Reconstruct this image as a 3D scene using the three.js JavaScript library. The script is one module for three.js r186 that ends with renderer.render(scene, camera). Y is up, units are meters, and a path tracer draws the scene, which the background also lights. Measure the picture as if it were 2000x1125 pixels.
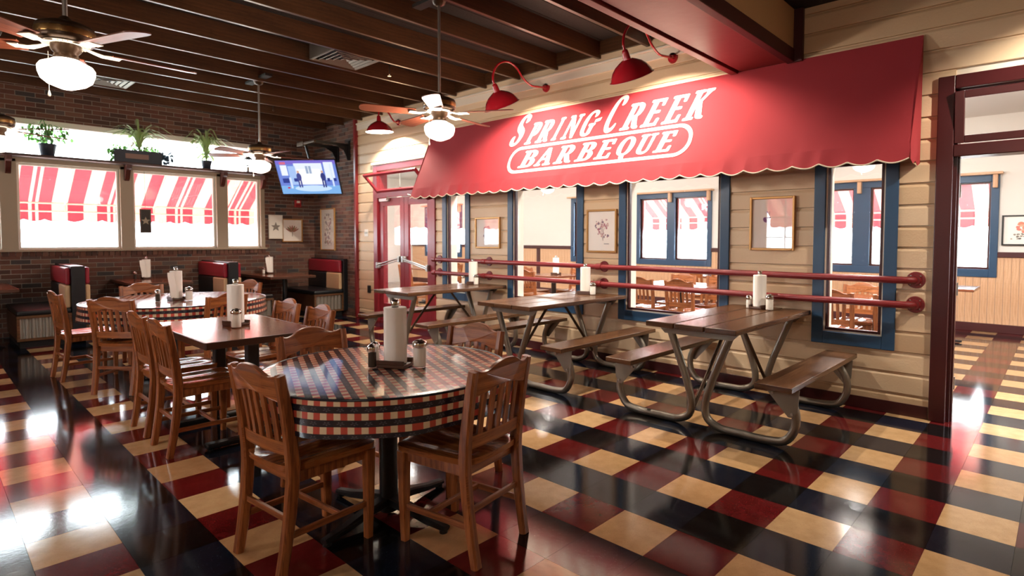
import * as THREE from 'three';
import { RoundedBoxGeometry } from 'three/addons/geometries/RoundedBoxGeometry.js';
import { mergeGeometries, toCreasedNormals } from 'three/addons/utils/BufferGeometryUtils.js';
import { RectAreaLightUniformsLib } from 'three/addons/lights/RectAreaLightUniformsLib.js';
import { FontLoader } from 'three/addons/loaders/FontLoader.js';

// ------------------------------------------------------------------ camera, sky, exposure
const scene = new THREE.Scene();
const camera = new THREE.PerspectiveCamera(2 * Math.atan(562.5 / 1121.38) * 180 / Math.PI, 2000 / 1125, 0.05, 200);
camera.position.set(2.8787, 1.4058, 3.3492);
camera.rotation.set(-0.0425, 0.7353, 0.0032, 'YXZ');
camera.setViewOffset(2000, 1125, -70.3, 49.4, 2000, 1125);   // shifted lens: the photograph's verticals were straightened
camera.focus = 3.4; camera.userData.fStop = 2.8;
const renderer = new THREE.WebGLRenderer();
renderer.toneMapping = THREE.LinearToneMapping;
renderer.toneMappingExposure = 0.53;
renderer.shadowMap.enabled = true;
scene.background = new THREE.Color().setRGB(0.82, 0.94, 1.0);   // white overcast sky
scene.backgroundIntensity = 50;
const FAN_LIGHT = 3.2, GOOSE_LIGHT = 30, FAR_LIGHT = 14, TROFFER_LIGHT = 130;
const WARM = new THREE.Color().setRGB(1.0, 0.87, 0.71), SOFT = new THREE.Color().setRGB(1.0, 0.88, 0.74), NEUTRAL = new THREE.Color().setRGB(1.0, 0.96, 0.92);
function pointLight(x, y, z, power, color, size = 2) {
  const l = new THREE.PointLight(color, power, 0, 2); l.position.set(x, y, z); l.castShadow = true; l.shadow.radius = size; l.name = 'lamp_light';
  return l;
}

RectAreaLightUniformsLib.init();

// ------------------------------------------------------------------ helpers
let seed = 20240611;
const rnd = () => { seed = (seed + 0x6d2b79f5) | 0; let t = Math.imul(seed ^ (seed >>> 15), 1 | seed); t = (t + Math.imul(t ^ (t >>> 7), 61 | t)) ^ t; return ((t ^ (t >>> 14)) >>> 0) / 4294967296; };
const rr = (a, b) => a + (b - a) * rnd();
const V = (x, y, z) => new THREE.Vector3(x, y, z);
const used = {};
function numbered(name) { const n = used[name] = (used[name] ?? -1) + 1; return n ? name + '_' + String(n).padStart(3, '0') : name; }
function clean(g) {
  g = g.index ? g.toNonIndexed() : g.clone();
  for (const k of Object.keys(g.attributes)) if (!['position', 'normal', 'uv', 'color'].includes(k)) g.deleteAttribute(k);
  if (!g.attributes.normal) g.computeVertexNormals();
  g.morphAttributes = {}; g.clearGroups();
  return g;
}
// uv in metres from the dominant axis of each face; grain says which axis runs along u
function metreUV(g, grain = 'x', off = [0, 0]) {
  const p = g.attributes.position, n = g.attributes.normal, uv = new Float32Array(p.count * 2), A = { x: 0, y: 1, z: 2 }[grain];
  for (let i = 0; i < p.count; i++) {
    const P = [p.getX(i), p.getY(i), p.getZ(i)], N = [Math.abs(n.getX(i)), Math.abs(n.getY(i)), Math.abs(n.getZ(i))];
    const d = N[0] > N[1] && N[0] > N[2] ? 0 : N[1] > N[2] ? 1 : 2;
    const ax = [0, 1, 2].filter((k) => k !== d);
    let a = ax[0], b = ax[1]; if (b === A) { a = ax[1]; b = ax[0]; }
    uv[2 * i] = P[a] + off[0]; uv[2 * i + 1] = P[b] + off[1] + (d === 1 ? 0.37 : 0);
  }
  g.setAttribute('uv', new THREE.BufferAttribute(uv, 2));
  return g;
}
function join(list, keepUV = false) {
  const gs = (Array.isArray(list) ? list : [list]).map(clean);
  const hasColor = gs.every((g) => g.attributes.color);
  for (const g of gs) { if (!keepUV || !g.attributes.uv) g.setAttribute('uv', new THREE.BufferAttribute(new Float32Array(g.attributes.position.count * 2), 2)); if (!hasColor) g.deleteAttribute('color'); }
  return gs.length > 1 ? mergeGeometries(gs, false) : gs[0];
}
function obj(name, list, mat, parent = scene, o = {}) {
  const g = join(list, o.keepUV);
  if (!o.keepUV) metreUV(g, o.grain || 'x', o.off || [rr(0, 3), rr(0, 3)]);
  const m = new THREE.Mesh(g, mat); m.name = parent === scene ? numbered(name) : name;
  m.castShadow = m.receiveShadow = true; parent.add(m);
  return m;
}
function group(name, x = 0, y = 0, z = 0, turn = 0) { const g = new THREE.Group(); g.name = numbered(name); g.position.set(x, y, z); g.rotation.y = turn; scene.add(g); return g; }
function tag(o, label, category, grp) { o.userData.label = label; o.userData.category = category; if (grp) o.userData.group = grp; return o; }
function structure(o, label) { o.userData.kind = 'structure'; if (label) o.userData.label = label; return o; }
function dup(o, x, y, z, turn, label) { const c = o.clone(); c.name = numbered(o.name.replace(/_\d\d\d$/, '')); c.userData = { ...o.userData, label }; c.position.set(x, y, z); c.rotation.set(0, turn, 0); scene.add(c); return c; }
const box = (w, h, d, x = 0, y = 0, z = 0) => new THREE.BoxGeometry(w, h, d).translate(x, y, z);
const box2 = (x0, x1, y0, y1, z0, z1) => box(x1 - x0, y1 - y0, z1 - z0, (x0 + x1) / 2, (y0 + y1) / 2, (z0 + z1) / 2);
const rbox = (w, h, d, r, x = 0, y = 0, z = 0, s = 2) => new RoundedBoxGeometry(w, h, d, s, r).translate(x, y, z);
const rbox2 = (x0, x1, y0, y1, z0, z1, r, s = 1) => rbox(x1 - x0, y1 - y0, z1 - z0, r, (x0 + x1) / 2, (y0 + y1) / 2, (z0 + z1) / 2, s);
const cyl = (r0, r1, h, x = 0, y = 0, z = 0, n = 20) => new THREE.CylinderGeometry(r1, r0, h, n).translate(x, y + h / 2, z);   // r0 below, r1 above, base at y
const lathe = (pts, n = 28) => new THREE.LatheGeometry(pts.map(([r, y]) => new THREE.Vector2(r, y)), n);
const tube = (pts, r, seg = 24, n = 10, closed = false) => new THREE.TubeGeometry(new THREE.CatmullRomCurve3(pts.map((p) => p.isVector3 ? p : V(...p)), closed, 'centripetal'), seg, r, n, closed);
function bar(a, b, r, n = 10) { const A = V(...a), B = V(...b), d = B.clone().sub(A), g = new THREE.CylinderGeometry(r, r, d.length(), n); g.applyQuaternion(new THREE.Quaternion().setFromUnitVectors(V(0, 1, 0), d.normalize())); return g.translate((A.x + B.x) / 2, (A.y + B.y) / 2, (A.z + B.z) / 2); }
function shapeOf(pts) { const s = new THREE.Shape(); pts.forEach(([x, y], i) => i ? s.lineTo(x, y) : s.moveTo(x, y)); s.closePath(); return s; }
function extrude(pts, depth, bevel = 0, o = {}) { const s = Array.isArray(pts) ? shapeOf(pts) : pts; return new THREE.ExtrudeGeometry(s, { depth, bevelEnabled: bevel > 0, bevelSize: bevel, bevelThickness: bevel, bevelSegments: 1, curveSegments: 10, ...o }); }
// a square-section member swept along a path; size(i) gives [width along side axis, depth], corners cut by c
function sweep(path, size, side = V(1, 0, 0), c = 0.004) {
  const P = path.map((p) => p.isVector3 ? p : V(...p)), n = P.length, rings = [];
  for (let i = 0; i < n; i++) {
    const T = P[Math.min(i + 1, n - 1)].clone().sub(P[Math.max(i - 1, 0)]).normalize(), S = side.clone().addScaledVector(T, -side.dot(T)).normalize(), N = T.clone().cross(S).normalize();
    const [w, d] = size(i / (n - 1)), a = w / 2, b = d / 2, k = Math.min(c, a * 0.8, b * 0.8);
    rings.push([[a - k, b], [-a + k, b], [-a, b - k], [-a, -b + k], [-a + k, -b], [a - k, -b], [a, -b + k], [a, b - k]].map(([u, v]) => P[i].clone().addScaledVector(S, u).addScaledVector(N, v)));
  }
  const pos = [], tri = (...v) => v.forEach((q) => pos.push(q.x, q.y, q.z));
  for (let i = 0; i + 1 < n; i++) for (let j = 0; j < 8; j++) { const k = (j + 1) % 8; tri(rings[i][j], rings[i][k], rings[i + 1][k]); tri(rings[i][j], rings[i + 1][k], rings[i + 1][j]); }
  for (let j = 1; j < 7; j++) { tri(rings[0][0], rings[0][j + 1], rings[0][j]); tri(rings[n - 1][0], rings[n - 1][j], rings[n - 1][j + 1]); }
  const g = new THREE.BufferGeometry(); g.setAttribute('position', new THREE.Float32BufferAttribute(pos, 3)); g.computeVertexNormals();
  // outward check: flip if the first face looks inward
  const m = rings[0][0].clone().add(rings[0][1]).multiplyScalar(0.5).sub(P[0]);
  if (V(g.attributes.normal.getX(0), g.attributes.normal.getY(0), g.attributes.normal.getZ(0)).dot(m) < 0) { const a = g.attributes.position.array; for (let i = 0; i < a.length; i += 9) for (let k = 0; k < 3; k++) [a[i + 3 + k], a[i + 6 + k]] = [a[i + 6 + k], a[i + 3 + k]]; g.computeVertexNormals(); }
  return toCreasedNormals(g, 0.5);
}

// ------------------------------------------------------------------ textures
const hash = (x, y, s) => { let h = Math.imul(x | 0, 374761393) + Math.imul(y | 0, 668265263) + Math.imul(s | 0, 1442695041); h = Math.imul(h ^ (h >>> 13), 1274126177); return ((h ^ (h >>> 16)) >>> 0) / 4294967296; };
function vnoise(x, y, px, py, s) {   // value noise that repeats after px, py
  const xi = Math.floor(x), yi = Math.floor(y), fx = x - xi, fy = y - yi, u = fx * fx * (3 - 2 * fx), v = fy * fy * (3 - 2 * fy), M = (a, b) => ((a % b) + b) % b;
  const h = (i, j) => hash(M(xi + i, px), M(yi + j, py), s);
  return (h(0, 0) * (1 - u) + h(1, 0) * u) * (1 - v) + (h(0, 1) * (1 - u) + h(1, 1) * u) * v;
}
function fbm(x, y, px, py, s, oct = 4) { let a = 0, w = 0.5, t = 0; for (let i = 0; i < oct; i++) { a += w * vnoise(x, y, px, py, s + i); t += w; x *= 2; y *= 2; px *= 2; py *= 2; w *= 0.5; } return a / t; }
function tex(w, h, fn, srgb = true) {
  const d = new Uint8Array(w * h * 4);
  for (let j = 0; j < h; j++) for (let i = 0; i < w; i++) { const c = fn(i / w, j / h, i, j), k = 4 * (j * w + i); for (let q = 0; q < 3; q++) d[k + q] = Math.max(0, Math.min(255, Array.isArray(c) ? c[q] : c)); d[k + 3] = 255; }
  const t = new THREE.DataTexture(d, w, h); t.wrapS = t.wrapT = THREE.RepeatWrapping; t.magFilter = THREE.LinearFilter; t.minFilter = THREE.LinearMipmapLinearFilter; t.generateMipmaps = true;
  if (srgb) t.colorSpace = THREE.SRGBColorSpace; t.needsUpdate = true;
  return t;
}
function woodTex(lo, hi, s, ring = 1) {   // one metre along the grain by half a metre across
  const t = tex(512, 512, (u, v) => {
    const bend = fbm(u * 2, v * 3, 2, 3, s, 3) * 0.22 * ring, q = Math.sin((v + bend) * Math.PI * 2 * 14 + 3 * fbm(u * 3, v * 4, 3, 4, s + 9, 2));
    const fine = fbm(u * 6, v * 170, 6, 170, s + 20, 2), pore = Math.max(0, fbm(u * 24, v * 240, 24, 240, s + 40, 2) - 0.62) * 2.2, big = fbm(u * 2, v * 6, 2, 6, s + 60, 3);
    const k = Math.max(0, Math.min(1, 0.5 + 0.24 * q * ring + 0.55 * (fine - 0.5) + 0.6 * (big - 0.5) - pore));
    return lo.map((c, i) => c + (hi[i] - c) * k);
  });
  t.repeat.set(1, 2);
  return t;
}
const fineNoise = tex(256, 256, (u, v) => 255 * fbm(u * 32, v * 32, 32, 32, 5, 4), false);
const coarse = tex(256, 256, (u, v) => 255 * fbm(u * 8, v * 8, 8, 8, 17, 5), false);
function rep(t, a, b = a) { const c = t.clone(); c.repeat.set(a, b); c.needsUpdate = true; return c; }
const weave = tex(128, 128, (u, v) => 128 + 60 * Math.sin(u * Math.PI * 32) * Math.sin(v * Math.PI * 32) + 50 * (hash(u * 128, v * 128, 3) - 0.5), false);
// faint scuffs and swirls in the wax of the floor
const scuff = (() => { const W = 512, f = new Float32Array(W * W).fill(0.5); for (let k = 0; k < 900; k++) { let x = rnd() * W, y = rnd() * W, a = rnd() * 6.28, c = rr(-0.03, 0.03), s = rr(0.06, 0.3); const n = rr(20, 160) | 0; for (let i = 0; i < n; i++) { x += Math.cos(a); y += Math.sin(a); a += c; f[(((y | 0) % W + W) % W) * W + (((x | 0) % W + W) % W)] = 0.5 + s; } } return f; })();
const scuffTex = tex(512, 512, (u, v, i, j) => 255 * (0.6 * scuff[j * 512 + i] + 0.4 * fbm(u * 24, v * 24, 24, 24, 77, 3)), false);

// ------------------------------------------------------------------ materials
const std = (color, roughness = 0.6, o = {}) => { const m = new THREE.MeshStandardMaterial({ roughness, ...o }); if (Array.isArray(color)) m.color.setRGB(...color); else m.color.set(color); return m; };
const phys = (color, roughness, o = {}) => { const m = new THREE.MeshPhysicalMaterial({ roughness, ...o }); if (Array.isArray(color)) m.color.setRGB(...color); else m.color.set(color); return m; };
const oakTex = woodTex([112, 58, 27], [196, 120, 66], 11, 0.6), tableTex = woodTex([96, 52, 34], [158, 98, 68], 31, 0.6), plankTex = woodTex([64, 41, 27], [126, 88, 59], 51, 0.5), joistTex = woodTex([52, 32, 20], [98, 64, 40], 71, 0.4), panelTex = woodTex([198, 150, 112], [234, 196, 160], 91, 0.5), bladeTex = woodTex([92, 44, 30], [150, 84, 58], 23, 0.5);
const wood = (map, r, o = {}) => phys('#ffffff', r, { map, bumpMap: map, bumpScale: 0.0006, ...o });
const M = {
  oak: wood(oakTex, 0.34), oakSeat: wood(oakTex, 0.16), table: wood(tableTex, 0.13), plank: wood(plankTex, 0.27), joist: wood(joistTex, 0.28), panel: wood(panelTex, 0.4), blade: wood(bladeTex, 0.35),
  deck: std('#241c17', 0.8, { bumpMap: rep(fineNoise, 2), bumpScale: 0.002 }), blackCeiling: std('#171412', 0.75, { bumpMap: rep(fineNoise, 3), bumpScale: 0.004 }),
  siding: std('#e0c3a0', 0.5, { bumpMap: rep(fineNoise, 3), bumpScale: 0.0008 }), sidingDark: std('#dabb96', 0.5, { bumpMap: rep(fineNoise, 3), bumpScale: 0.0008 }), sidingPale: std('#e4c9a8', 0.5, { bumpMap: rep(fineNoise, 3), bumpScale: 0.0008 }),
  frieze: std('#ece0cd', 0.5), beige: std('#c9a97f', 0.6, { bumpMap: rep(fineNoise, 3), bumpScale: 0.0006 }), cream: std('#e8e0d2', 0.6), white: std('#f2efe9', 0.55, { bumpMap: rep(fineNoise, 4), bumpScale: 0.0004 }), ceilingWhite: std('#e4e2de', 0.8),
  blue: std('#24486a', 0.38, { bumpMap: rep(fineNoise, 4), bumpScale: 0.0004 }), maroon: phys('#431417', 0.32, { bumpMap: rep(fineNoise, 4), bumpScale: 0.0004 }), maroonFlat: std('#441517', 0.5), doorRed: phys('#8e2630', 0.32), railRed: phys('#7a2024', 0.3, { bumpMap: rep(coarse, 4), bumpScale: 0.0006 }), cove: std('#3f1316', 0.35),
  beamRed: phys('#6e211e', 0.38, { bumpMap: rep(coarse, 2), bumpScale: 0.0008 }),
  fabricRed: std('#9a2730', 0.85, { bumpMap: rep(weave, 14), bumpScale: 0.0008 }), letter: std('#fbf3e6', 0.8, { bumpMap: rep(weave, 14), bumpScale: 0.0006 }), pipingCream: std('#eadfc8', 0.8),
  lampRed: phys('#9c1420', 0.22, { clearcoat: 0.6, clearcoatRoughness: 0.1 }), enamel: std('#f6f1e6', 0.4), mortar: std('#a3978b', 0.9, { bumpMap: rep(fineNoise, 6), bumpScale: 0.003 }),
  steel: std('#8f877c', 0.36, { metalness: 0.85, bumpMap: rep(coarse, 6), bumpScale: 0.0008 }), galv: std('#8f887e', 0.45, { metalness: 0.6, bumpMap: rep(coarse, 5), bumpScale: 0.0006 }), chrome: std('#d8d8d6', 0.12, { metalness: 1 }), brushed: std('#b9b9b4', 0.35, { metalness: 0.9 }), brass: std('#9a7a4c', 0.3, { metalness: 0.9 }), ironWhite: std('#eadfcf', 0.45), bronze: std('#4a3626', 0.38, { metalness: 0.5 }),
  black: std('#101012', 0.4), blackMatte: std('#151416', 0.65), vinylBlack: phys('#14171c', 0.35, { bumpMap: rep(coarse, 10), bumpScale: 0.0006 }), vinylRed: phys('#8c1a2a', 0.3, { bumpMap: rep(coarse, 10), bumpScale: 0.0006 }), vinylTan: phys('#c9a680', 0.4, { bumpMap: rep(coarse, 10), bumpScale: 0.0006 }),
  paper: std('#faf5ee', 0.9, { bumpMap: rep(weave, 9), bumpScale: 0.0009 }), sugar: std('#f1ebe2', 0.8), pepper: std('#3a2e26', 0.9), darkWood: std('#4a2c1c', 0.4, { bumpMap: rep(fineNoise, 3), bumpScale: 0.0006 }),
  gold: std('#b98a52', 0.35, { metalness: 0.5 }), mat: std('#efe6dc', 0.8), navyPot: std('#1d2738', 0.5), leaf: phys('#5f8c46', 0.6, { transmission: 0.3, thickness: 0, side: THREE.DoubleSide }), leafPale: phys('#a9bd82', 0.6, { transmission: 0.35, thickness: 0, side: THREE.DoubleSide }), soil: std('#2c2018', 0.95),
  casing: std('#a3927c', 0.5, { bumpMap: rep(fineNoise, 4), bumpScale: 0.0005 }), sash: std('#e9e4da', 0.5), concrete: std('#c9c6c0', 0.9, { bumpMap: rep(fineNoise, 1), bumpScale: 0.004 }), plastic: std('#efe9dd', 0.4), alarmRed: std('#b01c22', 0.4),
  glass: phys('#ffffff', 0.02, { transmission: 1, thickness: 0, ior: 1.5 }), jar: phys('#ffffff', 0.05, { transmission: 1, thickness: 0, ior: 1.45 }), soot: std('#2a2420', 0.6),
};
M.globe = phys('#fff6e8', 0.3); M.globe.emissive = SOFT.clone(); M.globe.emissiveIntensity = 5;
M.diffuserLens = std('#f4f2ee', 0.5); M.diffuserLens.emissive = NEUTRAL.clone(); M.diffuserLens.emissiveIntensity = 4;
M.bulb = std('#fff4e0', 0.4); M.bulb.emissive = WARM.clone(); M.bulb.emissiveIntensity = 7;
// ------------------------------------------------------------------ floor: 12 inch tiles in a four-colour check
const T = 0.3048, WZ = -1.92, WX = -8.05, FAR_Z = -7.6, LEFT_Z = 7.5, FRONT_X = 7;
camera.updateMatrixWorld(); camera.updateProjectionMatrix();
const camMat = new THREE.Matrix4().multiplyMatrices(camera.projectionMatrix, camera.matrixWorldInverse);
const inView = (x, y, z, m = 1.02) => { const q = new THREE.Vector4(x, y, z, 1).applyMatrix4(camMat); return q.w > 0 && Math.abs(q.x) < m * q.w && Math.abs(q.y) < m * q.w; };
function tileTex(base, chip, n, s, amt) {
  const d = new Float32Array(256 * 256).fill(0);
  for (let k = 0; k < n; k++) { let x = rnd() * 256, y = rnd() * 256; const a = rr(0.3, 1), len = rr(1, 7) | 0, dir = rr(-0.6, 0.6); for (let i = 0; i < len; i++) { d[((y | 0) & 255) * 256 + ((x | 0) & 255)] = a; x += Math.cos(dir); y += Math.sin(dir); } }
  return tex(256, 256, (u, v, i, j) => { const m = amt * (fbm(u * 7, v * 8, 7, 8, s, 4) - 0.5), c = d[j * 256 + i]; return base.map((b, q) => (b + 255 * m) * (1 - c) + chip[q] * c); });
}
const tileMaps = { cream: tileTex([206, 168, 122], [178, 140, 98], 700, 3, 0.1), red: tileTex([98, 24, 26], [124, 54, 50], 300, 4, 0.05), navy: tileTex([22, 28, 42], [92, 92, 96], 220, 6, 0.03), black: tileTex([15, 15, 17], [96, 92, 86], 220, 7, 0.025) };
const TONES = ['#ffffff', '#f4efe9', '#fff4ec'];
const floorBump = rep(scuffTex, 1.3);
const tileMat = {};
for (const k of Object.keys(tileMaps)) tileMat[k] = TONES.map((c) => phys(c, 0.095, { map: tileMaps[k], bumpMap: rep(scuffTex, 1), bumpScale: 0.0001, roughnessMap: null }));
const floor = structure(group('floor'), 'glossy vinyl floor tiles in cream, red, navy and black check');
obj('slab', [box2(WX - 0.2, FRONT_X + 0.2, -0.12, -0.004, WZ, LEFT_Z + 0.2), box2(-13.2, 8.2, -0.12, -0.004, FAR_Z - 0.2, WZ)], std('#1b1714', 0.7), floor);
{
  const g = new THREE.BoxGeometry(T - 0.0012, 0.006, T - 0.0012); g.translate(0, -0.003, 0);
  const flip = [0, 1, 2, 3].map((k) => { const h = g.clone(); const uv = h.attributes.uv; for (let i = 0; i < uv.count; i++) { let u = uv.getX(i), v = uv.getY(i); if (k & 1) u = 1 - u; if (k & 2) { const t = u; u = v; v = t; } uv.setXY(i, u, v); } return h; });
  const tiles = [];
  for (let i = -43; i < 27; i++) for (let j = -25; j < 25; j++) {
    const x = (i + 0.5) * T, z = -(j + 0.5) * T;
    if (z > WZ ? (x < WX || x > FRONT_X || z > LEFT_Z) : (x < -13 || x > 8 || z < FAR_Z)) continue;
    const kind = j % 2 === 0 ? (i % 2 === 0 ? 'cream' : 'red') : (i % 2 === 0 ? 'navy' : 'black');
    const d = Math.hypot(x - 2.8787, z - 3.3492);
    const seen = inView(x, 0, z, 1.03) && (z > WZ - T || (x > 1.7 && x < 3));
    tiles.push({ x, z, kind, rank: seen ? d : 100 + d, tone: hash(i, j, 2) * 3 | 0, flip: hash(i, j, 8) * 4 | 0 });
  }
  tiles.sort((a, b) => a.rank - b.rank);
  tiles.slice(0, 300).forEach((t) => { const m = new THREE.Mesh(flip[t.flip], tileMat[t.kind][t.tone]); m.name = 'tile'; m.position.set(t.x, 0, t.z); m.receiveShadow = m.castShadow = true; floor.add(m); });
  const rest = tiles.slice(300), col = { cream: [206, 168, 122], red: [98, 24, 26], navy: [22, 28, 42], black: [15, 15, 17] };
  const inst = new THREE.InstancedMesh(g, phys('#ffffff', 0.095, { map: tex(128, 128, (u, v) => 235 + 40 * (fbm(u * 5, v * 9, 5, 9, 3, 4) - 0.5)), bumpMap: rep(scuffTex, 1), bumpScale: 0.0001 }), rest.length);
  rest.forEach((t, k) => { inst.setMatrixAt(k, new THREE.Matrix4().makeTranslation(t.x, 0, t.z)); inst.setColorAt(k, new THREE.Color().setRGB(...col[t.kind].map((c) => c / 255), THREE.SRGBColorSpace)); });
  inst.name = 'more_tiles'; inst.userData.kind = 'stuff'; inst.receiveShadow = true; floor.add(inst);
}

// ------------------------------------------------------------------ wall helpers
// rectangles of a wall [a0,a1]x[b0,b1] left over after cutting openings [a0,a1,b0,b1]
function leftOver(a0, a1, b0, b1, holes) {
  const cuts = [...new Set([a0, a1, ...holes.flatMap((h) => [h[0], h[1]])])].filter((c) => c >= a0 && c <= a1).sort((p, q) => p - q), out = [];
  for (let i = 0; i + 1 < cuts.length; i++) {
    const m = (cuts[i] + cuts[i + 1]) / 2; let ys = [[b0, b1]];
    for (const h of holes) if (m > h[0] && m < h[1]) ys = ys.flatMap(([p, q]) => [[p, Math.min(q, h[2])], [Math.max(p, h[3]), q]].filter(([s, t]) => t - s > 1e-4));
    for (const [p, q] of ys) out.push([cuts[i], cuts[i + 1], p, q]);
  }
  return out;
}
function spans(a0, a1, holes) { let s = [[a0, a1]]; for (const [p, q] of holes) s = s.flatMap(([a, b]) => [[a, Math.min(b, p)], [Math.max(a, q), b]].filter(([m, n]) => n - m > 0.012)); return s; }
const brickCols = [[0.2, 0.088, 0.058], [0.15, 0.066, 0.046], [0.23, 0.112, 0.074], [0.115, 0.056, 0.043], [0.08, 0.066, 0.064], [0.185, 0.076, 0.055], [0.14, 0.098, 0.084]];
const brickMats = brickCols.map((c) => std(c, 0.85, { bumpMap: rep(fineNoise, 3), bumpScale: 0.004 }));
const brickMore = std('#ffffff', 0.85, { bumpMap: rep(fineNoise, 3), bumpScale: 0.004 });
const unitBrick = metreUV(clean(new THREE.BoxGeometry(1, 1, 1)));
// running bond; put(a, b, proud) gives a brick's matrix-ready centre in the wall
function layBricks(parent, a0, a1, b0, b1, holes, put, rankOf) {
  const L = 0.213, H = 0.0675, mo = 0.0095, list = [];
  for (let r = 0, b = b0; b < b1 - 0.02; r++, b += H) {
    const top = Math.min(b + H - mo, b1), hs = holes.filter((h) => b + H * 0.5 > h[2] && b + H * 0.5 < h[3]);
    for (const [s0, s1] of spans(a0, a1, hs)) {
      let a = Math.floor((s0 - (r % 2) * L / 2) / L) * L + (r % 2) * L / 2;
      for (let k = 0; a < s1; a += L, k++) {
        const p = Math.max(a, s0), q = Math.min(a + L - mo, s1); if (q - p < 0.02) continue;
        const h = hash(Math.round(a * 1000), r, 4); list.push({ c: [(p + q) / 2, (b + top) / 2], w: q - p, h: top - b, proud: hash(Math.round(a * 1000), r, 9) * 0.005, m: h < 0.26 ? 0 : h < 0.46 ? 1 : h < 0.62 ? 2 : h < 0.76 ? 3 : h < 0.84 ? 4 : h < 0.95 ? 5 : 6 });
      }
    }
  }
  list.forEach((q) => { q.p = put(q.c[0], q.c[1], q.proud); q.rank = rankOf(...q.p); });
  list.sort((x, y) => x.rank - y.rank);
  const turn = put.turn ?? 0, S = (q) => V(q.w, q.h, 0.05);
  list.slice(0, 300).forEach((q) => { const m = new THREE.Mesh(unitBrick, brickMats[q.m]); m.name = 'brick'; m.position.set(...q.p); m.rotation.y = turn; m.scale.copy(S(q)); m.castShadow = m.receiveShadow = true; parent.add(m); });
  const rest = list.slice(300); if (!rest.length) return;
  const inst = new THREE.InstancedMesh(unitBrick, brickMore, rest.length), Q = new THREE.Quaternion().setFromAxisAngle(V(0, 1, 0), turn);
  rest.forEach((q, k) => { inst.setMatrixAt(k, new THREE.Matrix4().compose(V(...q.p), Q, S(q))); inst.setColorAt(k, new THREE.Color().setRGB(...brickCols[q.m])); });
  inst.name = 'more_bricks'; inst.userData.kind = 'stuff'; inst.receiveShadow = inst.castShadow = true; parent.add(inst);
}
const camDist = (x, y, z) => (inView(x, y, z) ? 0 : 100) + Math.hypot(x - 2.88, y - 1.4, z - 3.35);

// ------------------------------------------------------------------ right wall: brick return, painted siding, four interior windows, doors
const W4 = [[-3.89, -3.46], [-2.50, -1.415], [-0.725, 0.375], [1.33, 1.78]], WIN_B = 0.615, WIN_T = 2.05;
const holesR = [...W4.map(([a, b]) => [a, b, WIN_B, WIN_T]), [-5.77, -4.26, 0, 2.52], [2.22, 3.9, 0, 2.54]];
const wallR = structure(group('wall_right'), 'cream painted lap siding wall with a brick return at its far end');
obj('wall_core', leftOver(-13, 8, 0, 3.62, holesR).map(([a, b, p, q]) => box2(a, b, p, q, WZ - 0.17, WZ - 0.026)), M.cream, wallR);
{
  const pitch = 0.1675, y0 = 0.172 - pitch, mats = [M.siding, M.sidingDark, M.sidingPale, M.siding];
  for (let k = 0; k < 21; k++) {
    const b = y0 + k * pitch, prof = [[b + 0.0025, -0.026], [b + 0.0025, -0.003], [b + 0.005, 0], [b + pitch - 0.032, 0], [b + pitch - 0.021, -0.005], [b + pitch - 0.012, -0.012], [b + pitch - 0.002, -0.0145], [b + pitch - 0.002, -0.026]];
    const holes = holesR.filter((h) => b + pitch > h[2] + 0.005 && b < h[3] - 0.005);
    for (const [s0, s1] of spans(-6.42, FRONT_X, holes)) {
      const g = extrude(prof.map(([y, z]) => [-z, y]), s1 - s0); g.rotateY(Math.PI / 2);   // local x -> -z, extrusion -> +x
      g.translate(s0, 0, WZ);
      obj('siding_board', g, mats[hash(k, Math.round(s0 * 10), 5) * 4 | 0], wallR);
    }
  }
}
const brickReturn = structure(group('wall_brick'), 'brick return beside the red corner post, under the television mount');
obj('mortar', box2(WX, -6.45, 0, 3.62, WZ - 0.03, WZ - 0.008), M.mortar, brickReturn);
{ const put = (a, b, pr) => [a, b, WZ - 0.025 + pr]; put.turn = 0; layBricks(brickReturn, WX, -6.45, 0.004, 3.6, [], put, camDist); }
structure(obj('trim_1', [rbox2(-6.455, -6.385, 0, 3.5, WZ - 0.02, WZ + 0.05, 0.012, 2)], M.railRed), 'slim red corner post between the brick and the siding');
structure(obj('trim_2', [rbox2(-6.38, 0.46, 3.27, 3.365, WZ - 0.02, WZ + 0.022, 0.006), rbox2(-6.38, 0.46, 3.365, 3.39, WZ - 0.02, WZ + 0.04, 0.006)], M.frieze), 'pale frieze board along the top of the siding wall');
structure(obj('baseboard_right', [...spans(-6.38, FRONT_X, [[-5.88, -4.15], [2.11, 4.01]]).map(([a, b]) => rbox2(a, b, 0, 0.1, WZ, WZ + 0.009, 0.004))], M.cove), 'dark red cove base along the siding wall');

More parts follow.
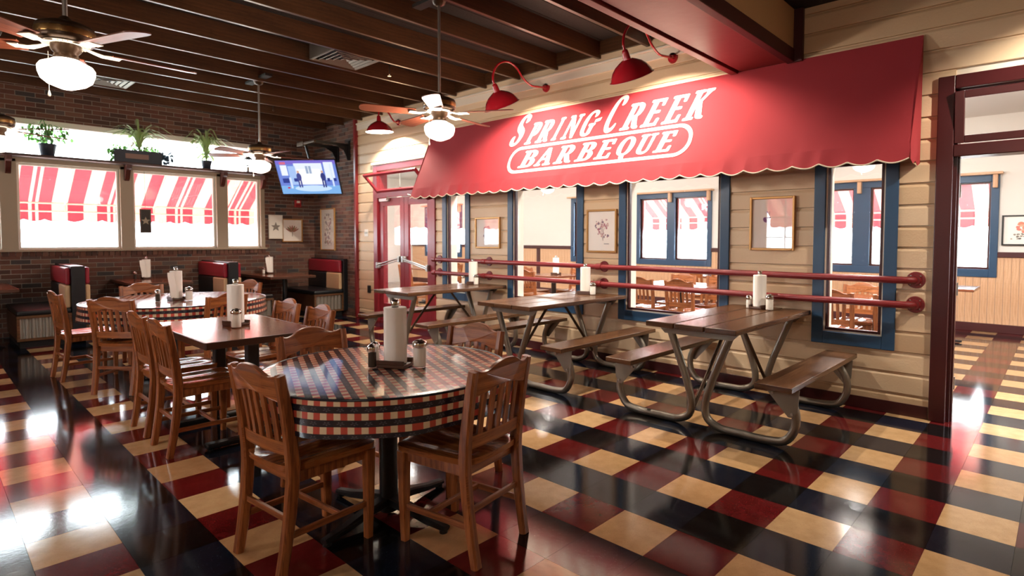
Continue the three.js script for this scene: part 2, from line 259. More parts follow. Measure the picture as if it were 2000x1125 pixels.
// blue-cased windows between the two dining rooms
W4.forEach(([a, b], k) => {
  const w = structure(group('window_' + (k + 1)), ['narrow blue-cased interior window next to the double doors', 'blue-cased interior window between the first two framed prints', 'wide blue-cased interior window behind the middle picnic table', 'narrow blue-cased interior window near the open doorway'][k]);
  const c = 0.093, z0 = WZ - 0.005, z1 = WZ + 0.02;
  for (const [p, q, s, t] of [[a - c, a, WIN_B - 0.105, WIN_T + c], [b, b + c, WIN_B - 0.105, WIN_T + c], [a, b, WIN_B - 0.105, WIN_B], [a, b, WIN_T, WIN_T + c]]) obj('casing', rbox2(p, q, s, t, z0, z1, 0.005), M.blue, w, { grain: 'y' });
  for (const [p, q, s, t] of [[a - 0.012, a + 0.012, WIN_B, WIN_T], [b - 0.012, b + 0.012, WIN_B, WIN_T], [a, b, WIN_B - 0.012, WIN_B + 0.012], [a, b, WIN_T - 0.012, WIN_T + 0.012]]) obj('jamb', box2(p, q, s, t, WZ - 0.18, z0), M.cream, w);
  const f = 0.034;
  for (const [p, q, s, t] of [[a + 0.012, a + f, WIN_B + 0.012, WIN_T - 0.012], [b - f, b - 0.012, WIN_B + 0.012, WIN_T - 0.012], [a + f, b - f, WIN_B + 0.012, WIN_B + f], [a + f, b - f, WIN_T - f, WIN_T - 0.012]]) obj('sash', rbox2(p, q, s, t, WZ - 0.05, WZ - 0.006, 0.004), M.maroon, w);
  obj('pane', box2(a + f - 0.005, b - f + 0.005, WIN_B + f - 0.005, WIN_T - f + 0.005, WZ - 0.033, WZ - 0.029), M.glass, w);
  for (const [p, q, s, t] of [[a - c, a, WIN_B - 0.105, WIN_T + c], [b, b + c, WIN_B - 0.105, WIN_T + c], [a, b, WIN_B - 0.105, WIN_B], [a, b, WIN_T, WIN_T + c]]) obj('far_casing', box2(p, q, s, t, WZ - 0.19, WZ - 0.165), M.blue, w);
});

// double doors with a tilted-out transom
{
  const d = structure(group('door_1'), 'red glazed double doors with metal push bars and tilted transom');
  const z0 = WZ - 0.03, z1 = WZ + 0.02;
  for (const [p, q, s, t] of [[-5.87, -5.75, 0, 2.62], [-4.28, -4.16, 0, 2.62], [-5.75, -4.28, 2.07, 2.16], [-5.75, -4.28, 2.52, 2.62]]) obj('frame', rbox2(p, q, s, t, z0, z1, 0.006), M.doorRed, d, { grain: 'y' });
  obj('head_cap', rbox2(-5.9, -4.13, 2.62, 2.67, z0, z1 + 0.02, 0.006), M.frieze, d);
  for (const [p, q, s, t] of [[-5.77, -5.75, 0, 2.52], [-4.28, -4.26, 0, 2.52]]) obj('jamb', box2(p, q, s, t, WZ - 0.18, z0), M.doorRed, d);
  for (const [L0, L1, hinge] of [[-5.745, -5.018, -1], [-5.012, -4.285, 1]]) {
    const leaf = new THREE.Group(); leaf.name = 'door_leaf'; d.add(leaf);
    const y0 = 0.012, y1 = 2.065, s = 0.115, za = WZ - 0.062, zb = WZ - 0.018;
    for (const [p, q, u, v] of [[L0, L0 + s, y0, y1], [L1 - s, L1, y0, y1], [L0 + s, L1 - s, y1 - 0.13, y1], [L0 + s, L1 - s, y0, y0 + 0.3]]) obj('stile', rbox2(p, q, u, v, za, zb, 0.005), M.doorRed, leaf, { grain: 'y' });
    obj('pane', box2(L0 + s - 0.004, L1 - s + 0.004, y0 + 0.296, y1 - 0.126, WZ - 0.043, WZ - 0.039), M.glass, leaf);
    const o = hinge < 0 ? L0 + 0.03 : L1 - 0.03, i = hinge < 0 ? L1 - 0.05 : L0 + 0.05;
    obj('push_bar', [bar([o, 0.95, zb + 0.075], [i, 1.08, zb + 0.075], 0.014), bar([o, 0.918, zb + 0.06], [i, 1.048, zb + 0.06], 0.009), rbox(0.05, 0.1, 0.085, 0.008, o, 0.945, zb + 0.042), rbox(0.05, 0.1, 0.085, 0.008, i, 1.065, zb + 0.042)], M.brushed, leaf);
    obj('door_closer', [rbox(0.26, 0.055, 0.05, 0.01, (hinge < 0 ? L0 + 0.2 : L1 - 0.2), 2.03, zb + 0.026), bar([hinge < 0 ? L0 + 0.3 : L1 - 0.3, 2.03, zb + 0.05], [hinge < 0 ? L0 + 0.45 : L1 - 0.45, 2.08, zb + 0.12], 0.008)], M.brushed, leaf);
  }
  const hp = new THREE.Group(); hp.name = 'transom_sash'; d.add(hp); hp.position.set(0, 2.165, WZ + 0.01); hp.rotation.x = 0.78;
  for (const [p, q, s, t] of [[-5.745, -5.70, 0, 0.38], [-4.33, -4.285, 0, 0.38], [-5.70, -4.33, 0, 0.045], [-5.70, -4.33, 0.335, 0.38]]) obj('sash_rail', rbox2(p, q, s, t, -0.018, 0.018, 0.004), M.doorRed, hp);
  obj('pane', box2(-5.71, -4.32, 0.035, 0.345, -0.002, 0.002), M.glass, hp);
}
// open doorway with a transom light
{
  const d = structure(group('door_2'), 'dark red cased doorway with transom window into the next dining room');
  const z0 = WZ - 0.03, z1 = WZ + 0.028, m = M.maroon;
  for (const [p, q, s, t] of [[2.115, 2.222, 0, 2.63], [3.9, 4.005, 0, 2.63], [2.222, 3.9, 2.53, 2.63], [2.222, 3.9, 2.025, 2.115]]) obj('casing', rbox2(p, q, s, t, z0, z1, 0.007), m, d, { grain: 'y' });
  for (const [p, q, s, t] of [[2.222, 2.242, 0, 2.54], [3.88, 3.9, 0, 2.54], [2.222, 3.9, 2.52, 2.54], [2.222, 3.9, 2.03, 2.1]]) obj('jamb', box2(p, q, s, t, WZ - 0.19, z0), m, d);
  obj('door_stop', [box2(2.242, 2.254, 0, 2.03, WZ - 0.12, WZ - 0.07)], m, d);
  for (const y of [0.28, 1.02, 1.78]) obj('hinge', [box2(2.2425, 2.246, y - 0.05, y + 0.05, WZ - 0.178, WZ - 0.125), cyl(0.007, 0.007, 0.1, 2.249, y - 0.05, WZ - 0.182, 8)], M.brushed, d);
  const hp = new THREE.Group(); hp.name = 'transom_sash'; d.add(hp); hp.position.set(0, 2.125, WZ + 0.0); hp.rotation.x = 0.12;
  for (const [p, q, s, t] of [[2.225, 2.285, 0, 0.38], [3.84, 3.895, 0, 0.38], [2.285, 3.84, 0, 0.055], [2.285, 3.84, 0.325, 0.38]]) obj('sash_rail', rbox2(p, q, s, t, -0.02, 0.02, 0.005), m, hp);
  obj('pane', box2(2.275, 3.85, 0.045, 0.335, -0.002, 0.002), M.glass, hp);
}

// ------------------------------------------------------------------ window wall: brick with a wide window unit under clerestory lights
const holesB = [[-0.99, 3.86, 1.205, 3.07]];
const wallB = structure(group('wall_back'), 'brown brick wall around the wide front window');
obj('mortar', leftOver(WZ - 0.2, LEFT_Z, 0, 3.62, holesB).map(([a, b, p, q]) => box2(WX - 0.2, WX - 0.008, p, q, a, b)), M.mortar, wallB);
{
  const put = (a, b, pr) => [WX - 0.025 + pr, b, a]; put.turn = Math.PI / 2;
  layBricks(wallB, WZ, LEFT_Z, 0.004, 3.6, [[-0.99, 3.86, 1.12, 3.07]], put, camDist);
  for (let a = -0.99, k = 0; a < 3.84; a += 0.0705, k++) { const m = new THREE.Mesh(unitBrick, brickMats[[0, 1, 5, 3, 2][hash(k, 3, 1) * 5 | 0]]); m.name = 'sill_brick'; m.position.set(WX - 0.04, 1.165, a + 0.031); m.scale.set(0.12, 0.082, 0.061); m.castShadow = m.receiveShadow = true; wallB.add(m); }
}
{
  const w = structure(group('window_5'), 'wide front window with beige posts, a shelf rail and clerestory lights');
  const za = -0.99, zb = 3.86, xa = WX - 0.14, xb = WX + 0.012;
  const posts = [[za, -0.918], [-0.362, -0.19], [1.0, 1.168], [2.352, 2.53], [3.78, zb]];
  posts.forEach(([p, q]) => obj('post', rbox2(xa, xb, 1.205, 2.5, p, q, 0.006), M.casing, w, { grain: 'y' }));
  obj('sill', rbox2(xa, WX + 0.05, 1.19, 1.222, za - 0.02, zb + 0.02, 0.006), M.casing, w, { grain: 'z' });
  obj('head', rbox2(xa, xb, 2.45, 2.55, za, zb, 0.006), M.casing, w, { grain: 'z' });
  for (const [p, q] of [[za, za + 0.05], [zb - 0.05, zb]]) obj('clerestory_jamb', rbox2(xa, xb, 2.55, 3.07, p, q, 0.006), M.sash, w, { grain: 'y' });
  obj('clerestory_head', rbox2(xa, xb, 2.99, 3.07, za, zb, 0.006), M.sash, w, { grain: 'z' });
  obj('pane', box2(WX - 0.092, WX - 0.088, 2.54, 3.0, za + 0.04, zb - 0.04), M.glass, w);
  for (let k = 0; k + 1 < posts.length; k++) {
    const p = posts[k][1], q = posts[k + 1][0], f = 0.032;
    for (const [s, t, u, v] of [[p, p + f, 1.222, 2.45], [q - f, q, 1.222, 2.45], [p + f, q - f, 1.222, 1.222 + f], [p + f, q - f, 2.45 - f, 2.45]]) obj('sash', rbox2(WX - 0.12, WX - 0.06, u, v, s, t, 0.004), M.sash, w);
    obj('pane', box2(WX - 0.092, WX - 0.088, 1.222 + f - 0.005, 2.45 - f + 0.005, p + f - 0.005, q - f + 0.005), M.glass, w);
  }
}
// the long plant shelf on corbels
{
  const s = group('plant_shelf'); tag(s, 'long narrow shelf on corbels running over the front windows', 'shelf');
  obj('shelf_board', rbox2(WX - 0.0, WX + 0.26, 2.515, 2.55, -1.02, 3.86, 0.006), std('#8a5a48', 0.45, { map: tableTex }), s, { grain: 'z' });
  for (const z of [-0.95, -0.276, 1.084, 2.44]) obj('corbel', extrude([[0, 2.515], [0.2, 2.515], [0.2, 2.46], [0.13, 2.44], [0.09, 2.36], [0.05, 2.3], [0, 2.28]], 0.06).rotateY(0).translate(WX + 0.012, 0, z - 0.03), std('#9a6350', 0.5, { map: tableTex }), s, { grain: 'y' });
}
// walls behind and left of the camera, with the windows whose light falls on the tables
const holesL = [-2.9].map((x) => [x, x + 1.5, 0.95, 2.45]);
const wallL = structure(group('wall_left'), 'cream wall with tall muntined windows');
obj('wall_core', leftOver(WX - 0.2, FRONT_X + 0.2, 0, 3.62, holesL).map(([a, b, p, q]) => box2(a, b, p, q, LEFT_Z, LEFT_Z + 0.18)), M.beige, wallL);
holesL.forEach(([a, b, p, q], k) => {
  const w = structure(group('window_' + (6 + k)), 'muntined exterior window in the left wall');
  for (const [s, t, u, v] of [[a - 0.09, a, p - 0.09, q + 0.09], [b, b + 0.09, p - 0.09, q + 0.09], [a, b, p - 0.09, p], [a, b, q, q + 0.09]]) obj('casing', rbox2(s, t, u, v, LEFT_Z - 0.02, LEFT_Z + 0.1, 0.005), M.sash, w);
  for (const x of [0.333, 0.667]) obj('muntin', box2(a + (b - a) * x - 0.013, a + (b - a) * x + 0.013, p, q, LEFT_Z + 0.05, LEFT_Z + 0.08), M.sash, w);
  for (const y of [0.333, 0.667]) obj('muntin', box2(a, b, p + (q - p) * y - 0.013, p + (q - p) * y + 0.013, LEFT_Z + 0.05, LEFT_Z + 0.08), M.sash, w);
  obj('pane', box2(a, b, p, q, LEFT_Z + 0.062, LEFT_Z + 0.066), M.glass, w);
});
structure(obj('wall_front', box2(FRONT_X, FRONT_X + 0.2, 0, 3.62, WZ, LEFT_Z), M.beige), 'plain beige wall behind the camera');

// ------------------------------------------------------------------ ceiling: dark deck on exposed joists, boxed beam, low black ceiling past it
const ceil = structure(group('ceiling'), 'dark plank deck over exposed brown joists');
for (let x = WX - 0.2, k = 0; x < 0.5; x += 0.24, k++) obj('deck_board', box2(x, x + 0.232, 3.62, 3.68, WZ - 0.2, LEFT_Z + 0.18), M.deck, ceil, { grain: 'z' });
obj('roof_sheet', [box2(WX - 0.2, FRONT_X + 0.2, 3.70, 3.80, WZ - 0.2, LEFT_Z + 0.2), box2(-13.2, 8.2, 3.37, 3.45, FAR_Z - 0.2, WZ - 0.18)], M.blackMatte, ceil);
for (let k = 0; k < 12; k++) { const x = -0.45 - 0.641 * k; obj('joist', rbox2(x - 0.04, x, 3.43, 3.62, WZ - 0.02, LEFT_Z, 0.004), M.joist, ceil, { grain: 'z' }); if (k < 11) obj('blocking', box2(x - 0.641, x - 0.04, 3.47, 3.62, WZ - 0.01, WZ + 0.03), M.joist, ceil); }
obj('ceiling_panel', box2(1.05, FRONT_X + 0.2, 3.41, 3.5, WZ - 0.02, LEFT_Z + 0.18), M.blackCeiling, ceil);
for (let x = 1.7; x < 7; x += 0.61) obj('ceiling_runner', box2(x, x + 0.025, 3.395, 3.41, WZ, LEFT_Z), M.black, ceil, { grain: 'z' });
{
  const b = structure(group('beam'), 'boxed beam with red underside and beige side crossing to the awning');
  const z0 = WZ, z1 = LEFT_Z;
  obj('beam_core', box2(0.47, 1.03, 2.99, 3.62, z0, z1), M.maroonFlat, b);
  obj('soffit', box2(0.555, 0.985, 2.972, 2.992, z0, z1), M.beamRed, b, { grain: 'z' });
  obj('edge_strip', rbox2(0.46, 0.53, 2.955, 3.06, z0, z1, 0.006), M.beamRed, b, { grain: 'z' });
  obj('edge_strip', rbox2(0.985, 1.055, 2.955, 3.07, z0, z1, 0.006), M.maroonFlat, b, { grain: 'z' });
  obj('side_panel', box2(1.025, 1.045, 3.07, 3.41, z0, z1), M.beige, b, { grain: 'z' });
  obj('corner_post', rbox2(1.04, 1.12, 2.955, 3.41, z0, z0 + 0.05, 0.005), M.maroonFlat, b, { grain: 'y' });
}

// ------------------------------------------------------------------ the next dining room, seen through the windows and the doorway
const panesF = [[-12.2, -11.5], [-11.27, -10.57], [-8.9, -8.2], [-6.15, -5.45], [-4.24, -3.56], [-3.36, -2.62], [-0.6, 0.11], [0.37, 1.07], [1.29, 2.0], [4.3, 5.0], [5.25, 5.95]];
const wallF = structure(group('wall_far'), 'white wall with wood wainscot and dark red rails in the next room');
obj('plaster', leftOver(-13, 8, 0, 3.3, panesF.map(([a, b]) => [a, b, 0.955, 2.285])).map(([a, b, p, q]) => box2(a, b, p, q, FAR_Z - 0.2, FAR_Z - 0.012)), M.white, wallF);
{
  const g = {};
  const holes = panesF.map(([a, b]) => [a, b, 0.955, 2.285]);
  for (let x = -13; x < 7.9; x += 0.092) {
    const c = x + 0.046, cut = holes.some((h) => c > h[0] - 0.09 && c < h[1] + 0.09), top = cut ? 0.87 : 1.15, key = top;
    g[key] ??= metreUV(clean(rbox2(-0.0445, 0.0445, 0.12, top, -0.012, 0, 0.004)), 'y');
    const m = new THREE.Mesh(g[key], M.panel); m.name = 'wainscot_board'; m.position.set(c, 0, FAR_Z); m.receiveShadow = m.castShadow = true; wallF.add(m);
  }
  for (const [a, b] of spans(-13, 8, [[-12.3, -10.47], [-9, -8.1], [-6.25, -5.35], [-4.34, -2.52], [-0.7, 2.1], [4.2, 6.05]])) obj('chair_rail', rbox2(a, b, 1.14, 1.22, FAR_Z - 0.015, FAR_Z + 0.025, 0.006), M.maroonFlat, wallF);
  obj('base', rbox2(-13, 8, 0, 0.13, FAR_Z - 0.015, FAR_Z + 0.012, 0.005), M.maroonFlat, wallF);
  obj('batten', rbox2(-7.42, -7.30, 0.13, 1.14, FAR_Z - 0.005, FAR_Z + 0.014, 0.004), M.maroonFlat, wallF, { grain: 'y' });
}
[[0, 1], [2], [3], [4, 5], [6, 7, 8], [9, 10]].forEach((set, k) => {
  const w = structure(group('window_' + (7 + k)), 'blue-framed exterior window in the next room, number ' + ['one', 'two', 'three', 'four', 'five', 'six'][k] + ' from its far end');
  const a = panesF[set[0]][0], b = panesF[set[set.length - 1]][1], p = 0.955, q = 2.285, f = (s, t, u, v, n = 'casing') => obj(n, rbox2(s, t, u, v, FAR_Z - 0.06, FAR_Z + 0.022, 0.005), M.blue, w, { grain: 'y' });
  f(a - 0.1, a, p - 0.12, q + 0.1); f(b, b + 0.1, p - 0.12, q + 0.1); f(a, b, p - 0.12, p); f(a, b, q, q + 0.1);
  for (let i = 0; i + 1 < set.length; i++) f(panesF[set[i]][1], panesF[set[i + 1]][0], p, q, 'mullion');
  obj('head_shelf', rbox2(a - 0.14, b + 0.14, q + 0.1, q + 0.135, FAR_Z - 0.01, FAR_Z + 0.14, 0.005), M.panel, w);
  for (const i of set) {
    const [s, t] = panesF[i], e = 0.03;
    for (const r of [[s, s + e, p, q], [t - e, t, p, q], [s + e, t - e, p, p + e], [s + e, t - e, q - e, q]]) obj('sash', box2(r[0], r[1], r[2], r[3], FAR_Z - 0.1, FAR_Z - 0.05), M.maroon, w);
    obj('pane', box2(s + e - 0.004, t - e + 0.004, p + e - 0.004, q - e + 0.004, FAR_Z - 0.082, FAR_Z - 0.078), M.glass, w);
    obj('corbel', rbox(0.06, 0.2, 0.09, 0.01, i === set[set.length - 1] ? b + 0.05 : panesF[i][1] + 0.1, q + 0.0, FAR_Z + 0.06), M.panel, w, { grain: 'y' });
  }
});
structure(obj('wall_far_left', [box2(-13.2, -13, 0, 3.4, FAR_Z - 0.2, WZ)], M.white), 'white end wall of the next room');
structure(obj('wall_far_right', [box2(8, 8.2, 0, 3.4, FAR_Z - 0.2, WZ)], M.white), 'white right end wall of the next room');
structure(obj('ceiling_far', [box2(-13.2, 8.2, 3.28, 3.36, FAR_Z - 0.2, WZ - 0.17)], M.ceilingWhite), 'white ceiling of the next room');
structure(obj('wall_closure', [box2(-13.2, WX - 0.2, 0, 3.7, WZ - 0.02, WZ + 0.16), box2(FRONT_X + 0.2, 8.2, 0, 3.7, WZ - 0.02, WZ + 0.16)], M.concrete), 'outer wall of the next room past the brick corner');

// ------------------------------------------------------------------ outdoors: pavement and the striped window awnings
structure(obj('ground', box2(-60, 60, -0.3, -0.13, -60, 60), M.concrete), 'pale pavement outside the windows');
const stripeTex = tex(256, 4, (u) => { const p = u, red = [150, 24, 32], cr = [184, 104, 90]; return (p < 0.2 || (p > 0.4 && p < 0.56) || (p > 0.6 && p < 0.64) || (p > 0.68 && p < 0.82)) ? red : cr; });
const stripe = phys('#ffffff', 0.9, { map: stripeTex, transmission: 0.45, thickness: 0, side: THREE.DoubleSide });
// an awning hung outside a wall: length along local x, slope falling towards local +z
function outdoorAwning(len, top, drop, out, label, px, pz, turn) {
  const a = group('window_awning', px, 0, pz, turn); tag(a, label, 'awning', 'striped outdoor awnings');
  const n = Math.round(len / 0.25), pos = [], uv = [], quad = (A, B, C, D, ua, ub) => { for (const [q, s] of [[A, ua], [B, ub], [C, ub], [A, ua], [C, ub], [D, ua]]) { pos.push(...q); uv.push(s, 0.5); } };
  for (let i = 0; i < n; i++) { const x0 = -len / 2 + len * i / n, x1 = -len / 2 + len * (i + 1) / n, u0 = x0 / 1.0, u1 = x1 / 1.0; quad([x0, top, 0], [x1, top, 0], [x1, top - drop, out], [x0, top - drop, out], u0, u1); }
  const sc = [], m = n * 6;
  for (let i = 0; i <= m; i++) { const x = -len / 2 + len * i / m; sc.push([x, top - drop - 0.26 - 0.035 * Math.abs(Math.sin(Math.PI * i / 6))]); }
  for (let i = 0; i < m; i++) quad([sc[i][0], top - drop, out], [sc[i + 1][0], top - drop, out], [sc[i + 1][0], sc[i + 1][1], out + 0.01], [sc[i][0], sc[i][1], out + 0.01], sc[i][0], sc[i + 1][0]);
  const g = new THREE.BufferGeometry(); g.setAttribute('position', new THREE.Float32BufferAttribute(pos, 3)); g.setAttribute('uv', new THREE.Float32BufferAttribute(uv, 2)); g.computeVertexNormals();
  obj('canopy', g, stripe, a, { keepUV: true });
  obj('front_bar', [bar([-len / 2, top - drop, out - 0.02], [len / 2, top - drop, out - 0.02], 0.016), bar([-len / 2, top - drop - 0.13, out - 0.02], [len / 2, top - drop - 0.13, out - 0.02], 0.013)], M.cream, a);
  for (let x = -len / 2 + 0.5; x < len / 2; x += 1.22) obj('rafter', [bar([x, top - 0.02, 0.01], [x, top - drop - 0.02, out - 0.03], 0.015), bar([x, top - drop, out - 0.02], [x, top - drop - 0.13, out - 0.02], 0.012)], M.cream, a);
}
outdoorAwning(5.4, 2.56, 0.62, 0.95, 'red and cream striped awning outside the front window', WX - 0.22, 1.44, -Math.PI / 2);
outdoorAwning(2.1, 2.6, 0.6, 0.95, 'striped awning outside the muntined window behind the camera', -2.15, LEFT_Z + 0.2, 0);
outdoorAwning(2.4, 2.5, 0.6, 0.9, 'striped awning outside the paired windows behind the wide interior window', -3.43, FAR_Z - 0.22, Math.PI);
outdoorAwning(3.4, 2.5, 0.6, 0.9, 'striped awning outside the windows seen through the doorway', 0.7, FAR_Z - 0.22, Math.PI);
outdoorAwning(3.6, 2.5, 0.6, 0.9, 'striped awning outside the windows seen through the double doors', -10.3, FAR_Z - 0.22, Math.PI);
// ------------------------------------------------------------------ the red awning with the sign
{
  const a = group('sign_awning'); tag(a, 'long red fabric awning lettered Spring Creek Barbeque over the interior windows', 'awning');
  const X0 = -4.2, X1 = 2.01, YT = 2.975, ZT = WZ + 0.015, YB = 2.115, ZB = -1.545, NX = 150, NS = 14;
  const len = Math.hypot(YT - YB, ZB - ZT);
  const wr = (x, s) => { const low = Math.max(0, (s - 0.93) / 0.07), n = fbm(x * 3 + 40, 0.5, 64, 8, 31, 3) - 0.5, sag = -0.008 * Math.sin(Math.PI * s); return sag + 0.05 * low * low * n ; };
  const at = (x, s) => { const d = wr(x, s), ny = (ZB - ZT) / len, nz = (YT - YB) / len; return [x, YT + (YB - YT) * s + ny * d, ZT + (ZB - ZT) * s + nz * d]; };
  const grid = (nx, ns, f) => { const g = new THREE.PlaneGeometry(1, 1, nx, ns), p = g.attributes.position; for (let i = 0; i < p.count; i++) { const u = p.getX(i) + 0.5, v = 0.5 - p.getY(i); p.setXYZ(i, ...f(u, v)); } g.computeVertexNormals(); return g; };
  const thick = (g, t) => { const b = g.clone(), p = b.attributes.position, n = b.attributes.normal; for (let i = 0; i < p.count; i++) p.setXYZ(i, p.getX(i) - n.getX(i) * t, p.getY(i) - n.getY(i) * t, p.getZ(i) - n.getZ(i) * t); b.index.array.reverse(); b.computeVertexNormals(); return [g, b]; };
  obj('canopy', thick(grid(NX, NS, (u, v) => at(X0 + (X1 - X0) * u, v)), 0.003), M.fabricRed, a);
  const pitch = 0.2055, scal = (x) => 0.03 * Math.abs(Math.sin(Math.PI * (x - X1) / pitch));
  const val = (x, v) => { const p = at(x, 1), h = 0.118 + scal(x); return [x, p[1] - h * v, p[2] + (0.047 + 0.03 * (fbm(x * 2.6 + 40, 0.7, 64, 8, 35, 3) - 0.5)) * v]; };
  obj('valance', thick(grid(600, 4, (u, v) => val(X0 + (X1 - X0) * u, v)), 0.003), M.fabricRed, a);
  const edge = []; for (let i = 0; i <= 700; i++) edge.push(V(...val(X0 + (X1 - X0) * i / 700, 1)));
  obj('edge_piping', new THREE.TubeGeometry(new THREE.CatmullRomCurve3(edge), 900, 0.006, 5), M.pipingCream, a);
  for (const [x, s] of [[X1, 1], [X0, -1]]) {
    const side = shapeOf([[ZT, YT], [ZB, YB], [ZB, YB - 0.12], [ZB + 0.09 * -1, YB - 0.145], [(ZT + ZB) / 2, YB - 0.12], [ZT + 0.09, YB - 0.145], [ZT, YB - 0.12]]);
    const g = new THREE.ExtrudeGeometry(side, { depth: 0.003, bevelEnabled: false }); g.rotateY(-Math.PI / 2);   // shape x -> z
    const p = g.attributes.position; for (let i = 0; i < p.count; i++) p.setX(i, p.getX(i) + x);
    obj('side_panel', g, M.fabricRed, a);
  }
  obj('awning_frame', [bar([X0 + 0.02, YT - 0.1, ZT + 0.005], [X1 - 0.02, YT - 0.1, ZT + 0.005], 0.01), bar([X0 + 0.02, YB - 0.02, ZB - 0.06], [X1 - 0.02, YB - 0.02, ZB - 0.06], 0.012), ...[X0 + 0.04, -2.6, -1, 0.6, X1 - 0.04].flatMap((x) => [bar([x, YT - 0.13, ZT + 0.005], [x, YB - 0.02, ZB - 0.07], 0.01), bar([x, YB - 0.02, ZB - 0.06], [x, YB - 0.02, ZT], 0.01)])], M.galv, a);
  // lettering: white print cut to the letter outlines, lying on the cloth
  const font = await new FontLoader().loadAsync('fonts/droid/droid_serif_bold.typeface.json');
  const lay = (shapes, map) => { const g = new THREE.ShapeGeometry(shapes, 8), p = g.attributes.position; for (let i = 0; i < p.count; i++) { const [x, s] = map(p.getX(i), p.getY(i)); const q = at(x, s / len), ny = (ZB - ZT) / len, nz = (YT - YB) / len; p.setXYZ(i, q[0], q[1] + ny * 0.005, q[2] + nz * 0.005); } g.computeVertexNormals(); return g; };
  const word = (text, x0, x1, sTop, sBot, shear, part) => {
    const shapes = font.generateShapes(text, 1), bb = new THREE.Box2(); shapes.forEach((sh) => sh.getPoints(8).forEach((q) => bb.expandByPoint(q)));
    const w = x1 - x0 - shear * (sBot - sTop);
    return lay(shapes, (x, y) => { const t = (y - bb.min.y) / (bb.max.y - bb.min.y), s = sBot + (sTop - sBot) * t; return [x0 + (x - bb.min.x) / (bb.max.x - bb.min.x) * w + shear * (sBot - s), s]; });
  };
  const caps = [];
  const SH = 0.3, letters = [['S', -2.42, -2.10, 0.012, 0.455], ['P', -2.13, -1.88, 0.16, 0.455], ['R', -1.95, -1.66, 0.155, 0.455], ['I', -1.69, -1.52, 0.155, 0.455], ['N', -1.54, -1.24, 0.155, 0.46], ['G', -1.29, -1.0, 0.135, 0.463], ['C', -0.965, -0.66, 0.012, 0.462], ['R', -0.71, -0.39, 0.145, 0.458], ['E', -0.45, -0.16, 0.145, 0.458], ['E', -0.20, 0.085, 0.145, 0.458], ['K', 0.035, 0.35, 0.13, 0.455]];
  const fat = [[0, 0], [-0.008, 0], [0.008, 0], [0, 0.004], [0, -0.004]];
  for (const [t, x0, x1, s0, s1] of letters) for (const [dx, ds] of fat) caps.push(word(t, x0 + dx + 0.012, x1 + dx - 0.012, s0 + ds + 0.005, s1 + ds - 0.005, SH));
  caps.push(lay(shapeOf([[-1.07, 0.262], [-0.985, 0.245], [-1.0, 0.285], [-1.08, 0.30]]), (x, s) => [x, s]));
  obj('lettering', caps, M.letter, a);
  const bbq = [['B', -2.115, -1.80], ['A', -1.845, -1.515], ['R', -1.54, -1.21], ['B', -1.225, -0.93], ['E', -0.955, -0.68], ['Q', -0.71, -0.42, 0.84], ['U', -0.455, -0.18], ['E', -0.215, 0.045]].flatMap(([t, x0, x1, b]) => fat.map(([dx, ds]) => word(t, x0 + dx + 0.012, x1 + dx - 0.012, 0.555 + ds, (b ?? 0.782) + ds - 0.005, SH)));
  obj('lettering', bbq, M.letter, a);
  const rr_ = (x0, x1, s0, s1, r) => { const sh = new THREE.Shape(), h = s1 - s0; sh.moveTo(x0 + r, s0); sh.lineTo(x1 - r, s0); sh.absarc(x1 - r, s0 + r, r, -Math.PI / 2, 0); sh.lineTo(x1, s1 - r); sh.absarc(x1 - r, s1 - r, r, 0, Math.PI / 2); sh.lineTo(x0 + r, s1); sh.absarc(x0 + r, s1 - r, r, Math.PI / 2, Math.PI); sh.lineTo(x0, s0 + r); sh.absarc(x0 + r, s0 + r, r, Math.PI, Math.PI * 1.5); return sh; };
  const slabs = []; { const o = rr_(-2.31, 0.2, 0.482, 0.85, 0.17), pts = o.getPoints(14), N = pts.length; const inn = rr_(-2.272, 0.162, 0.52, 0.812, 0.14).getPoints(14), pos = []; for (let i = 0; i < N; i++) { const k = (i + 1) % N, A = pts[i], B = pts[k], C = inn[k], D = inn[i]; const sub = Math.max(1, Math.ceil(Math.abs(B.x - A.x) / 0.1)); for (let m = 0; m < sub; m++) { const L = (P, Q, t) => [P.x + (Q.x - P.x) * t, P.y + (Q.y - P.y) * t], a1 = L(A, B, m / sub), b1 = L(A, B, (m + 1) / sub), c1 = L(D, C, (m + 1) / sub), d1 = L(D, C, m / sub); for (const q of [a1, c1, b1, a1, d1, c1]) { const w = at(q[0], q[1] / len); pos.push(w[0], w[1] + (ZB - ZT) / len * 0.005, w[2] + (YT - YB) / len * 0.005); } } } const g = new THREE.BufferGeometry(); g.setAttribute('position', new THREE.Float32BufferAttribute(pos, 3)); g.computeVertexNormals(); slabs.push(g); }
  obj('lettering_outline', slabs, M.letter, a);
}

// ------------------------------------------------------------------ red pipe rails on the siding wall
[['rail_pipe', 1.088, 'upper of the two red pipe rails along the siding wall'], ['rail_pipe', 0.895, 'lower of the two red pipe rails along the siding wall']].forEach(([n, y, label]) => {
  const r = group(n); tag(r, label, 'rail');
  const z = WZ + 0.1;
  obj('pipe', [tube([[-4.1, y, z], [-3, y, z], [-1, y, z], [1, y, z], [1.9, y, z], [1.97, y, z - 0.012], [2.0, y, z - 0.05], [2.005, y, WZ + 0.01]], 0.028, 120, 12), cyl(0.028, 0.028, 0.001, 0, 0, 0).rotateZ(Math.PI / 2).translate(-4.1, y, z)], M.railRed, r);
  obj('flange', [new THREE.CylinderGeometry(0.062, 0.066, 0.014, 24).rotateX(Math.PI / 2).translate(2.005, y, WZ + 0.008), new THREE.CylinderGeometry(0.036, 0.04, 0.04, 18).rotateX(Math.PI / 2).translate(2.005, y, WZ + 0.03)], M.railRed, r);
